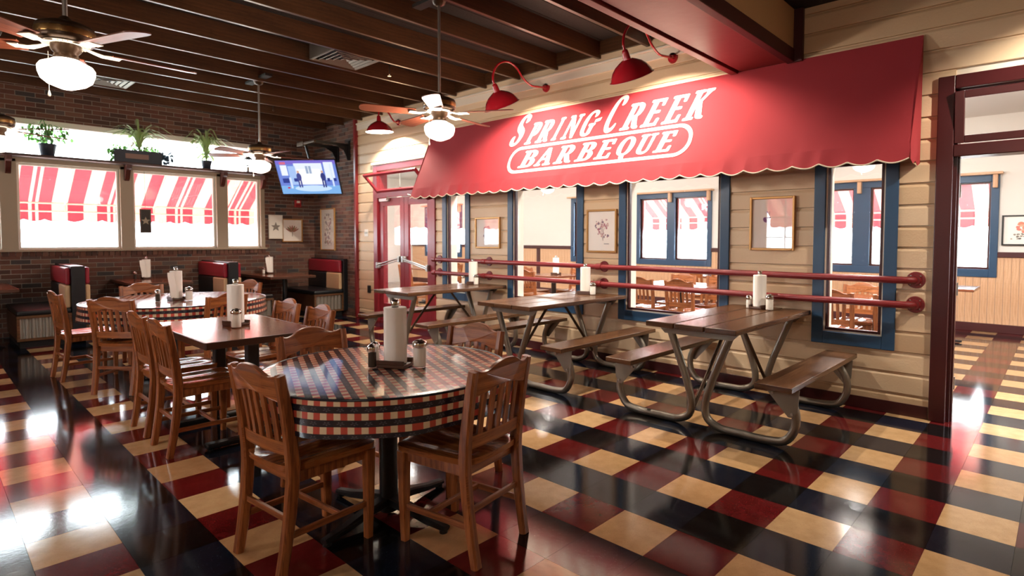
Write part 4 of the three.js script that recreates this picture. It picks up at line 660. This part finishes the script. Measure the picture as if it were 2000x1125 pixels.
function pedestal(g, h, r, feet, name = 'pedestal') {
  obj('column', cyl(0.045, 0.045, h - 0.03, 0, 0.02, 0, 24), M.black, g); obj('spider', [box(r, 0.02, 0.05, 0, h - 0.012, 0), box(0.05, 0.02, r, 0, h - 0.012, 0)], M.black, g);
  for (let k = 0; k < 4; k++) obj('foot', [sweep([[0.02, 0.075, 0], [0.15, 0.06, 0], [feet * 0.7, 0.035, 0], [feet, 0.024, 0]], (t) => [0.065 - 0.02 * t, 0.05 - 0.025 * t], V(0, 0, 1), 0.008), cyl(0.02, 0.02, 0.014, feet - 0.02, 0, 0, 12)].map((q) => q.rotateY(k * Math.PI / 2)), M.black, g);
}
function roundTable(x, z, R, h, label, clothLabel, turn, feetTurn, skirt = 0.16) {
  const g = group('round_table', x, 0, z, feetTurn); tag(g, label, 'table'); pedestal(g, h - 0.03, R * 1.1, 0.39);
  obj('table_top', cyl(R - 0.004, R - 0.004, 0.028, 0, h - 0.03, 0, 64), M.darkWood, g);
  const c = group('tablecloth', x, 0, z, turn); tag(c, clothLabel, 'tablecloth');
  // top disc with a soft rim and rippled skirt, print laid flat on top and round the skirt
  const N = 160, rings = [], add = (fr, fy, uvf) => { const row = []; for (let i = 0; i <= N; i++) { const a = i / N * Math.PI * 2; row.push([fr(a) * Math.cos(a), fy(a), fr(a) * Math.sin(a), ...uvf(a, fr(a))]); } rings.push(row); };
  const rip = (a) => Math.sin(a * 9 + 1) * 0.5 + Math.sin(a * 17 + 2.2) * 0.35 + Math.sin(a * 5) * 0.4;
  for (const f of [0.001, 0.25, 0.5, 0.75, 0.93, 0.985]) add((a) => R * f, (a) => h + 0.002 + (f > 0.9 ? 0.002 * rip(a) * (f - 0.9) * 4 : 0), (a, r) => [r * Math.cos(a), r * Math.sin(a)]);
  add(() => R + 0.002, (a) => h - 0.002, (a, r) => [r * Math.cos(a), r * Math.sin(a)]);
  const seam = rings.length;
  const sk = [[0.004, -0.004], [0.005, -0.03], [0.005, -0.07], [0.006, -0.11], [0.007, -skirt]];
  sk.forEach(([o, dy], k) => add((a) => R + o + 0.011 * rip(a) * (k / 4) ** 1.3, (a) => h + dy + (k === 4 ? 0.004 * rip(a + 0.4) : 0), (a) => [a * R, -dy + 0.084]));
  const quad = [], build = (r0, r1) => { const pos = [], uv = []; for (let r = r0; r < r1; r++) for (let i = 0; i < N; i++) for (const [q, w] of [[r, i], [r, i + 1], [r + 1, i + 1], [r, i], [r + 1, i + 1], [r + 1, i]]) { const p = rings[q][w]; pos.push(p[0], p[1], p[2]); uv.push(p[3], p[4]); } const b = new THREE.BufferGeometry(); b.setAttribute('position', new THREE.Float32BufferAttribute(pos, 3)); b.setAttribute('uv', new THREE.Float32BufferAttribute(uv, 2)); b.computeVertexNormals(); return toCreasedNormals(b, 0.9); };
  obj('cloth_top', build(0, seam - 1), cloth, c, { keepUV: true }); obj('cloth_skirt', build(seam, rings.length - 1), cloth, c, { keepUV: true });
  const rim = []; for (let i = 0; i < 120; i++) { const a = i / 120 * Math.PI * 2; rim.push(V((R + 0.003) * Math.cos(a), h - 0.003, (R + 0.003) * Math.sin(a))); }
  obj('rim_binding', new THREE.TubeGeometry(new THREE.CatmullRomCurve3(rim, true), 160, 0.006, 6, true), std('#1c1d2a', 0.3), c);
}
roundTable(0.345, 1.755, 0.6, 0.755, 'near round table on a black cross-footed pedestal, under the checked cloth', 'red, cream and navy checked vinyl cloth on the near round table', -0.36, 0.18);
roundTable(-4.02, 1.50, 0.82, 0.755, 'far round table under a checked cloth beside the booths', 'checked vinyl cloth on the far round table, glaring white with window light', 1.2, 0.3);

// square table
{
  const g = group('square_table', -1.6, 0, 1.80); tag(g, 'bare wooden four-seat table on two black columns between the round tables', 'table');
  obj('table_top', rbox(1.2, 0.03, 0.74, 0.006, 0, 0.745, 0), M.table, g, { grain: 'x' });
  obj('edge_band', [rbox(1.204, 0.045, 0.012, 0.004, 0, 0.737, 0.37), rbox(1.204, 0.045, 0.012, 0.004, 0, 0.737, -0.37), rbox(0.012, 0.045, 0.74, 0.004, 0.6, 0.737, 0), rbox(0.012, 0.045, 0.74, 0.004, -0.6, 0.737, 0)], M.darkWood, g);
  for (const x of [-0.32, 0.32]) { obj('column', rbox(0.075, 0.7, 0.075, 0.01, x, 0.37, 0), M.black, g); obj('foot', [rbox(0.07, 0.035, 0.6, 0.012, x, 0.03, 0), rbox(0.2, 0.03, 0.07, 0.01, x, 0.03, 0), cyl(0.02, 0.02, 0.014, x, 0, 0.27, 12), cyl(0.02, 0.02, 0.014, x, 0, -0.27, 12)], M.black, g); obj('top_plate', box(0.25, 0.015, 0.4, x, 0.722, 0), M.black, g); }
}

// ------------------------------------------------------------------ picnic tables on bent galvanised pipe
function makePicnic(x, zc, label) {
  const g = group('picnic_table', x, 0, zc); tag(g, label, 'picnic table', 'picnic tables along the siding wall');
  const L = 1.53, H = 0.785, SH = 0.455;
  for (const k of [-1, 0, 1]) obj('top_plank', rbox(0.231, 0.04, L, 0.006, k * 0.242, H - 0.02, 0), M.plank, g, { grain: 'z' });
  for (const s of [-1, 1]) obj('bench_plank', rbox(0.245, 0.038, L, 0.006, s * 0.61, SH - 0.019, 0), M.plank, g, { grain: 'z' });
  for (const z of [-L / 2 + 0.17, L / 2 - 0.17]) {
    const f = new THREE.Group(); f.name = 'pipe_frame'; f.position.z = z; g.add(f);
    for (const s of [-1, 1]) {
      obj('pipe', tube([[0.60, 0.41, 0], [0.655, 0.35, 0], [0.70, 0.26, 0], [0.70, 0.15, 0], [0.64, 0.055, 0], [0.54, 0.031, 0], [0.3, 0.029, 0], [0.17, 0.035, 0], [0.075, 0.085, 0], [0.055, 0.17, 0], [0.09, 0.32, 0], [0.17, 0.53, 0], [0.245, 0.72, 0]].map(([a, b, c]) => V(s * a, b, c)), 0.029, 72, 12), M.steel, f);
      obj('gusset', [extrude([[0.49, 0.417], [0.735, 0.417], [0.725, 0.27], [0.69, 0.225], [0.665, 0.225]].map(([a, b]) => [s * a, b]), 0.006).translate(0, 0, z > 0 ? 0.028 : -0.034), box(0.22, 0.006, 0.06, s * 0.61, 0.414, 0)], M.galv, f);
      obj('bolt', [[0.56, 0.375], [0.69, 0.25]].map(([a, b]) => new THREE.CylinderGeometry(0.009, 0.009, 0.012, 8).rotateX(Math.PI / 2).translate(s * a, b, z > 0 ? 0.038 : -0.038)), M.brushed, f);
    }
    const e = z > 0 ? 0.1 : -0.1;
    obj('top_bracket', [extrude([[-0.33, 0.742], [0.33, 0.742], [0.27, 0.685], [-0.27, 0.685]], 0.006).translate(0, 0, e > 0 ? 0.03 : -0.036), box(0.66, 0.006, 0.06, 0, 0.742, 0)], M.galv, f);
  }
  for (const s of [-1, 1]) obj('diagonal_brace', bar([s * 0.04, 0.14, s * 0 + (-L / 2 + 0.17) * s], [0, 0.74, -0.1 * s], 0.014, 8), M.bronze, g);
  return g;
}
const pt = makePicnic(0.875, -1.135, 'picnic table nearest the open doorway, third from the double doors');
dup(pt, -1.05, 0, -1.12, 0, 'picnic table in the middle of the row of three');
dup(pt, -2.96, 0, -1.13, 0, 'picnic table in front of the double doors');

// ------------------------------------------------------------------ booths along the brick window wall
const corr = (len, h) => { const n = Math.round(len / 0.064) * 8, g = new THREE.PlaneGeometry(len, h, n, 1), p = g.attributes.position; for (let i = 0; i < p.count; i++) p.setZ(i, 0.012 * Math.sin(p.getX(i) / 0.064 * Math.PI * 2)); g.computeVertexNormals(); return g; };
function boothSide(g, s, back) {   // one bench; s: which way the sitter faces along z, back: z of the backrest face
  const x0 = WX + 0.02, x1 = -6.79, d = 0.54;
  const zf = back + s * d, za = Math.min(back, zf), zb = Math.max(back, zf);
  obj('toe_kick', box2(x0, x1 - 0.05, 0, 0.09, za, zb - 0.03 * (s > 0)), M.blackMatte, g);
  obj('bench_box', box2(x0, x1 - 0.02, 0.09, 0.40, za + 0.01, zb - 0.01), M.darkWood, g);
  obj('bench_trim', [rbox2(x1 - 0.03, x1 + 0.012, 0.09, 0.125, za, zb, 0.004), rbox2(x1 - 0.03, x1 + 0.012, 0.375, 0.41, za, zb, 0.004), rbox2(x1 - 0.03, x1 + 0.012, 0.125, 0.375, za, za + 0.03, 0.004), rbox2(x1 - 0.03, x1 + 0.012, 0.125, 0.375, zb - 0.03, zb, 0.004)], M.plank, g, { grain: 'z' });
  obj('corrugated_panel', corr(d - 0.05, 0.26).rotateY(Math.PI / 2).translate(x1 - 0.008, 0.25, (za + zb) / 2), M.galv, g);
  obj('seat_cushion', rbox2(x0, x1 + 0.01, 0.41, 0.475, za, zb + 0.0, 0.025, 3), M.vinylBlack, g);
  const bz = (t) => [Math.min(back, back + s * t), Math.max(back, back + s * t)];
  obj('back_cushion', rbox2(x0, x1 - 0.03, 0.775, 1.0, ...bz(0.055), 0.022, 3), M.vinylRed, g);
  obj('back_cushion', rbox2(x0, x1 - 0.53, 0.47, 0.77, ...bz(0.055), 0.022, 3), M.vinylBlack, g);
  obj('back_cushion', rbox2(x1 - 0.525, x1 - 0.03, 0.47, 0.77, ...bz(0.06), 0.022, 3), M.vinylTan, g);
}
function booth(z0, z1, sides, label) {
  const g = group('booth_bench'); tag(g, label, 'booth', 'vinyl booth benches');
  obj('back_frame', rbox2(WX + 0.02, -6.77, 0.09, 1.02, z0, z1, 0.008, 2), M.vinylBlack, g);
  if (sides.includes(1)) boothSide(g, 1, z1); if (sides.includes(-1)) boothSide(g, -1, z0);
}
booth(1.83, 1.975, [1, -1], 'double booth bench left of the first booth table, red top cushion and black end');
booth(-0.07, 0.07, [1, -1], 'double booth bench between the two booth tables, behind the towel rolls');
booth(WZ + 0.005, -1.835, [1], 'single booth bench against the brick return, under the tall framed print');
for (const [z, label] of [[0.95, 'wooden booth table between the two double booths'], [-0.93, 'wooden booth table in front of the end booth, by the brick corner'], [2.86, 'wooden booth table at the left edge, past the first double booth']]) {
  const g = group('booth_table', 0, 0, z); tag(g, label, 'table', 'booth tables on the window wall');
  obj('table_top', rbox2(WX + 0.01, -6.76, 0.725, 0.758, -0.37, 0.37, 0.007, 2), M.table, g, { grain: 'x' });
  obj('edge_band', [rbox2(WX + 0.01, -6.755, 0.715, 0.756, 0.368, 0.38, 0.004), rbox2(WX + 0.01, -6.755, 0.715, 0.756, -0.38, -0.368, 0.004), rbox2(-6.762, -6.75, 0.715, 0.756, -0.38, 0.38, 0.004)], M.darkWood, g);
  obj('column', cyl(0.04, 0.04, 0.71, -7.1, 0.015, 0, 20), M.black, g); obj('base_plate', [cyl(0.26, 0.22, 0.02, -7.1, 0, 0, 28), cyl(0.1, 0.05, 0.03, -7.1, 0.02, 0, 20)], M.black, g); obj('wall_cleat', box2(WX + 0.005, WX + 0.05, 0.66, 0.724, -0.3, 0.3), M.darkWood, g);
}

// ------------------------------------------------------------------ paper towel caddies and shakers
function towel(x, y, z, label, o = {}) {
  const g = group('paper_towel_holder', x, y, z, o.turn ?? 0); tag(g, label, 'paper towels', 'paper towel holders on the tables');
  obj('base', [rbox(0.15, 0.02, 0.12, 0.006, 0, 0.01, 0), rbox(0.15, 0.022, 0.012, 0.004, 0, 0.028, 0.054), rbox(0.15, 0.022, 0.012, 0.004, 0, 0.028, -0.054)], M.darkWood, g);
  const rip = o.loose ?? 0.4, pts = []; const prof = new THREE.Shape(), N = 64; for (let k = 0; k <= N; k++) { const a = k / N * Math.PI * 2, r = 0.054 + 0.0012 * Math.sin(a * 3 + x * 7) + (k > N - 8 ? rip * 0.016 * (k - N + 8) / 8 : 0); k ? prof.lineTo(r * Math.cos(a), r * Math.sin(a)) : prof.moveTo(r, 0); } const hole = new THREE.Path(); hole.absarc(0, 0, 0.019, 0, Math.PI * 2, true); prof.holes.push(hole);
  obj('towel_roll', toCreasedNormals(extrude(prof, 0.275, 0.0015).rotateX(-Math.PI / 2).translate(0, 0.024, 0), 0.6), M.paper, g, { grain: 'y' });
  if (o.flap) { const f = new THREE.PlaneGeometry(0.1, 0.26, 6, 6), p = f.attributes.position; for (let i = 0; i < p.count; i++) { const u = (p.getX(i) + 0.05) / 0.1, v = p.getY(i); p.setXYZ(i, 0.054 + 0.05 * u * (0.5 - v), v + 0.16, 0.02 + 0.07 * u + 0.012 * Math.sin(v * 14)); } f.computeVertexNormals(); const b = f.clone(); b.index.array.reverse(); b.computeVertexNormals(); b.translate(0.001, 0, 0.001); obj('loose_sheet', [f, b], M.paper, g); }
  obj('post', cyl(0.006, 0.006, 0.32, 0, 0.015, 0, 10), M.chrome, g);
  obj('knob', lathe([[0.001, 0.302], [0.017, 0.302], [0.02, 0.308], [0.02, 0.328], [0.016, 0.338], [0.001, 0.34]], 18), M.chrome, g);
}
function shaker(x, y, z, kind, label) {
  const sugar = kind === 'sugar', g = group(sugar ? 'sugar_dispenser' : kind + '_shaker', x, y, z); tag(g, label, sugar ? 'sugar dispenser' : 'shaker', 'table shakers');
  const R = sugar ? 0.034 : 0.023, H = sugar ? 0.115 : 0.095;
  obj('jar', lathe([[0.001, 0], [R * 0.95, 0], [R, 0.006], [R, H - 0.012], [R * 0.92, H]], 22), M.jar, g);
  obj('contents', lathe([[0.001, 0.005], [R - 0.004, 0.005], [R - 0.003, 0.01], [R - 0.003, H - 0.02], [0.001, H - 0.016]], 18), kind === 'pepper' ? M.pepper : M.sugar, g);
  obj('lid', lathe([[R * 1.0, H - 0.012], [R * 1.06, H - 0.008], [R * 1.06, H + 0.008], [R * 0.9, H + 0.017], [R * 0.4, H + 0.024], [0.001, H + 0.026]], 22), M.chrome, g);
  if (sugar) obj('pour_flap', box(0.018, 0.003, 0.016, 0.008, H + 0.026, 0), M.chrome, g);
}
const TT = 0.7585;   // top of the cloths
towel(0.385, 0.758, 1.735, 'paper towel roll on a holder in the middle of the near round table', { turn: 0.5 });
shaker(0.485, 0.758, 1.66, 'sugar', 'glass sugar dispenser right of the near table towel roll');
shaker(0.325, 0.758, 1.83, 'pepper', 'pepper shaker left of the near table towel roll');
shaker(0.285, 0.758, 1.79, 'salt', 'salt shaker behind the pepper on the near round table');
towel(-1.63, 0.76, 1.775, 'paper towel roll on a holder on the bare square table', { turn: 0.3 });
shaker(-1.50, 0.76, 1.82, 'sugar', 'glass sugar dispenser in front of the square table towel roll');
towel(-3.9, TT, 1.55, 'loosely wound paper towel roll on the far round table', { turn: 0.1, flap: true });
shaker(-3.77, TT, 1.47, 'sugar', 'glass sugar dispenser beside the far round table towel roll');
shaker(-3.87, TT, 1.72, 'pepper', 'pepper shaker left of the far round table towel roll'); shaker(-3.93, TT, 1.70, 'salt', 'salt shaker left of the far round table towel roll');
towel(-7.72, 0.758, 0.93, 'paper towel roll on the booth table under the star plaque', { flap: true });
shaker(-7.62, 0.758, 1.1, 'pepper', 'pepper shaker on the booth table under the star plaque');
towel(-7.72, 0.758, -0.93, 'paper towel roll on the booth table by the brick corner', { flap: true });
shaker(-7.66, 0.758, -0.8, 'salt', 'salt shaker on the booth table by the brick corner');
towel(0.86, 0.785, -1.69, 'paper towel roll on the picnic table nearest the doorway', { turn: 1.4 });
shaker(0.775, 0.785, -1.66, 'salt', 'salt shaker left of the towel roll on the picnic table nearest the doorway'); shaker(0.97, 0.785, -1.64, 'sugar', 'sugar dispenser right of the towel roll on the picnic table nearest the doorway');
towel(-1.09, 0.785, -1.66, 'paper towel roll with a loose sheet on the middle picnic table', { flap: true, turn: 3.4 });
shaker(-0.97, 0.785, -1.64, 'sugar', 'sugar dispenser on the middle picnic table');
towel(-3.05, 0.785, -1.70, 'paper towel roll on the picnic table in front of the double doors', { turn: 0.6 });
shaker(-2.94, 0.785, -1.66, 'sugar', 'sugar dispenser right of the roll on the picnic table before the double doors'); shaker(-3.16, 0.785, -1.62, 'salt', 'salt shaker left of the roll on the picnic table before the double doors');

// ------------------------------------------------------------------ plants and a lantern on the shelf
function blades(n, len, wid, rise, o = {}) {
  const gs = [];
  for (let k = 0; k < n; k++) {
    const az = k / n * Math.PI * 2 * 2.618 + rr(-0.3, 0.3), L = len * rr(0.65, 1.1), up = rise * rr(0.5, 1.15), S = 7, pos = [], P = [];
    for (let i = 0; i <= S; i++) { const t = i / S, r = L * (0.25 * t + 0.75 * t * t * (1.2 - 0.2 * t)), y = up * Math.sin(Math.min(1, t * 1.05) * Math.PI * (o.droop ?? 0.78)) * L * 1.2; P.push([r * Math.cos(az), y, r * Math.sin(az), wid * (0.35 + 1.3 * t * (1 - t) * 1.6) * (t > 0.98 ? 0.1 : 1)]); }
    for (let i = 0; i < S; i++) { const [x0, y0, z0, w0] = P[i], [x1, y1, z1, w1] = P[i + 1], sx = -Math.sin(az), sz = Math.cos(az), A = [x0 + sx * w0, y0, z0 + sz * w0], B = [x0 - sx * w0, y0, z0 - sz * w0], C = [x1 - sx * w1, y1, z1 - sz * w1], D = [x1 + sx * w1, y1, z1 + sz * w1]; pos.push(...A, ...B, ...C, ...A, ...C, ...D); }
    const g = new THREE.BufferGeometry(); g.setAttribute('position', new THREE.Float32BufferAttribute(pos, 3)); g.computeVertexNormals(); gs.push(g);
  }
  return gs;
}
const keepIn = (g) => { const p = g.attributes.position; for (let i = 0; i < p.count; i++) if (p.getX(i) < -0.125) p.setX(i, -0.125 - 0.02 * (1 - Math.exp((p.getX(i) + 0.125) * 3)) + 0.015); g.computeVertexNormals(); return g; };
function leaves(n, rx, ry, rz, size) { const gs = []; for (let k = 0; k < n; k++) { const g = new THREE.CircleGeometry(size * rr(0.6, 1.2), 6); g.scale(0.6, 1, 1).rotateX(rr(-1.4, 0.4)).rotateY(rr(0, 6.28)); const a = rr(0, 6.28), q = Math.sqrt(rnd()), v = rr(-1, 1); g.translate(rx * q * Math.cos(a), ry * v * (1.1 - q * 0.5), rz * q * Math.sin(a)); gs.push(g); } return gs; }
const SY = 2.55, SX = WX + 0.15;
{ const p = group('potted_fern', SX, SY, 2.03); tag(p, 'bushy fern in a dark pot on the shelf, leftmost plant', 'plant'); obj('pot', [lathe([[0.001, 0], [0.075, 0], [0.1, 0.14], [0.108, 0.145], [0.108, 0.17], [0.09, 0.17]], 28)], M.navyPot, p); obj('soil', cyl(0.09, 0.09, 0.01, 0, 0.15, 0, 20), M.soil, p); obj('foliage', [...leaves(240, 0.17, 0.13, 0.27, 0.034).map((g) => keepIn(g.translate(0.03, 0.3, 0))), ...blades(26, 0.24, 0.008, 0.9).map((g) => keepIn(g.translate(0, 0.17, 0)))], M.leaf, p); }
{ const p = group('planter_box', SX, SY, 0.97); tag(p, 'long dark planter box of spider plant and ivy on the shelf, middle plant', 'plant'); obj('trough', [rbox2(-0.09, 0.09, 0, 0.012, -0.3, 0.3, 0.004), rbox2(0.078, 0.095, 0, 0.19, -0.31, 0.31, 0.005), rbox2(-0.095, -0.078, 0, 0.19, -0.31, 0.31, 0.005), rbox2(-0.08, 0.08, 0, 0.19, 0.293, 0.31, 0.005), rbox2(-0.08, 0.08, 0, 0.19, -0.31, -0.293, 0.005)], M.navyPot, p); obj('soil', box(0.15, 0.02, 0.58, 0, 0.15, 0), M.soil, p); obj('plaque', rbox(0.006, 0.075, 0.3, 0.002, 0.098, 0.095, 0.02), std('#8a6f66', 0.6), p); obj('spider_leaves', blades(42, 0.56, 0.017, 0.62, { droop: 0.78 }).map((g) => keepIn(g.translate(0.04, 0.18, -0.02))), M.leafPale, p); obj('ivy', [...leaves(90, 0.09, 0.06, 0.3, 0.03).map((g) => g.translate(0.02, 0.22, 0.02)), ...leaves(40, 0.03, 0.12, 0.05, 0.03).map((g) => g.translate(0.06, 0.11, 0.34))], M.leaf, p); obj('blossom', leaves(14, 0.06, 0.05, 0.16, 0.026).map((g) => g.translate(0.05, 0.26, -0.05)), M.cream, p); obj('rosette', leaves(70, 0.07, 0.12, 0.1, 0.04).map((g) => g.translate(0, 0.12, -0.38)), std('#3d5468', 0.6, { side: THREE.DoubleSide }), p); }
{ const p = group('spider_plant', SX, SY, 0.0); tag(p, 'pale spider plant in a small dark pot on the shelf, right of the planter box', 'plant'); obj('pot', [lathe([[0.001, 0], [0.06, 0], [0.078, 0.12], [0.084, 0.125], [0.084, 0.14], [0.07, 0.14]], 24)], M.navyPot, p); obj('soil', cyl(0.07, 0.07, 0.01, 0, 0.12, 0, 18), M.soil, p); obj('leaves', [...blades(40, 0.5, 0.017, 0.78, { droop: 0.82 }).map((g) => keepIn(g.translate(0, 0.14, 0))), ...blades(26, 0.26, 0.015, 0.3, { droop: 1.3 }).map((g) => keepIn(g.translate(0.02, 0.18, 0)))], M.leafPale, p); }
{ const p = group('lantern', SX, SY, -0.66, 0.2); tag(p, 'small dark metal lantern at the right end of the shelf', 'lantern'); obj('frame', [...[[-1, -1], [-1, 1], [1, -1], [1, 1]].map(([a, b]) => box(0.008, 0.22, 0.008, a * 0.045, 0.12, b * 0.045)), rbox(0.11, 0.015, 0.11, 0.004, 0, 0.008, 0), box(0.1, 0.008, 0.1, 0, 0.12, 0)], M.soot, p); obj('roof', [new THREE.ConeGeometry(0.085, 0.07, 4).rotateY(Math.PI / 4).translate(0, 0.265, 0), new THREE.TorusGeometry(0.022, 0.003, 6, 16).translate(0, 0.32, 0)], M.soot, p); obj('candle', cyl(0.02, 0.02, 0.08, 0, 0.016, 0, 14), M.cream, p); }

// ------------------------------------------------------------------ tables and chairs of the next room
function farTable(x, z, w, d, label, list) {
  const g = group('dining_table', x, 0, z); tag(g, label, 'table', 'tables of the next room');
  obj('table_top', rbox(w, 0.035, d, 0.006, 0, 0.742, 0), M.table, g); obj('column', cyl(0.045, 0.045, 0.7, 0, 0.02, 0, 18), M.black, g); obj('foot', [rbox(0.6, 0.03, 0.06, 0.01, 0, 0.022, 0), rbox(0.06, 0.03, 0.6, 0.01, 0, 0.022, 0)], M.black, g);
  for (const [dx, dz, fx, fz, l] of list) chair(x + dx, z + dz, fx, fz, l);
}
farTable(1.35, -3.75, 1.1, 0.75, 'wooden table in the next room behind the right interior window', [[-0.3, 0.62, 0, -1, 'oak chair in the next room behind the right interior window, near side, left'], [0.3, 0.62, 0, -1, 'oak chair in the next room behind the right interior window, near side, right'], [-0.3, -0.62, 0, 1, 'oak chair in the next room behind the right interior window, far side, left'], [0.3, -0.62, 0, 1, 'oak chair in the next room behind the right interior window, far side, right']]);
farTable(-1.2, -4.0, 1.1, 0.75, 'wooden table in the next room behind the wide interior window, on the left', [[-0.3, 0.62, 0, -1, 'oak chair in the next room left of the wide window view, near side'], [0.3, 0.62, 0, -1, 'oak chair in the next room middle of the wide window view, near side'], [-0.3, -0.62, 0, 1, 'oak chair in the next room left of the wide window view, far side'], [0.3, -0.62, 0, 1, 'oak chair in the next room middle of the wide window view, far side']]);
farTable(-1.6, -6.2, 1.1, 0.75, 'wooden table in the next room under the paired windows', [[-0.3, 0.62, 0, -1, 'oak chair in the next room near the paired windows, left'], [0.3, 0.62, 0, -1, 'oak chair in the next room near the paired windows, right']]);
farTable(-3.9, -4.3, 0.76, 0.76, 'small square table in the next room behind the second interior window', [[0, 0.74, 0, -1, 'oak chair in the next room behind the second interior window, near side'], [0.74, 0, -1, 0, 'oak chair in the next room behind the second interior window, right side'], [-0.74, 0, 1, 0, 'oak chair in the next room behind the second interior window, left side'], [0, -0.74, 0, 1, 'oak chair in the next room behind the second interior window, far side']]);
farTable(-7.4, -4.2, 0.76, 0.76, 'small square table in the next room seen through the double doors', [[0.1, 0.74, 0, -1, 'oak chair in the next room seen through the left door leaf'], [0.74, -0.1, -1, 0.1, 'oak chair in the next room seen through the right door leaf']]);
farTable(1.55, -6.2, 0.9, 0.75, 'pale table end in the next room beside the doorway', []);
towel(-3.85, 0.76, -4.3, 'paper towel roll in the next room, behind the second interior window');

scene.traverse((o) => { if (o.isMesh) { o.castShadow = true; o.receiveShadow = true; } });
renderer.render(scene, camera);
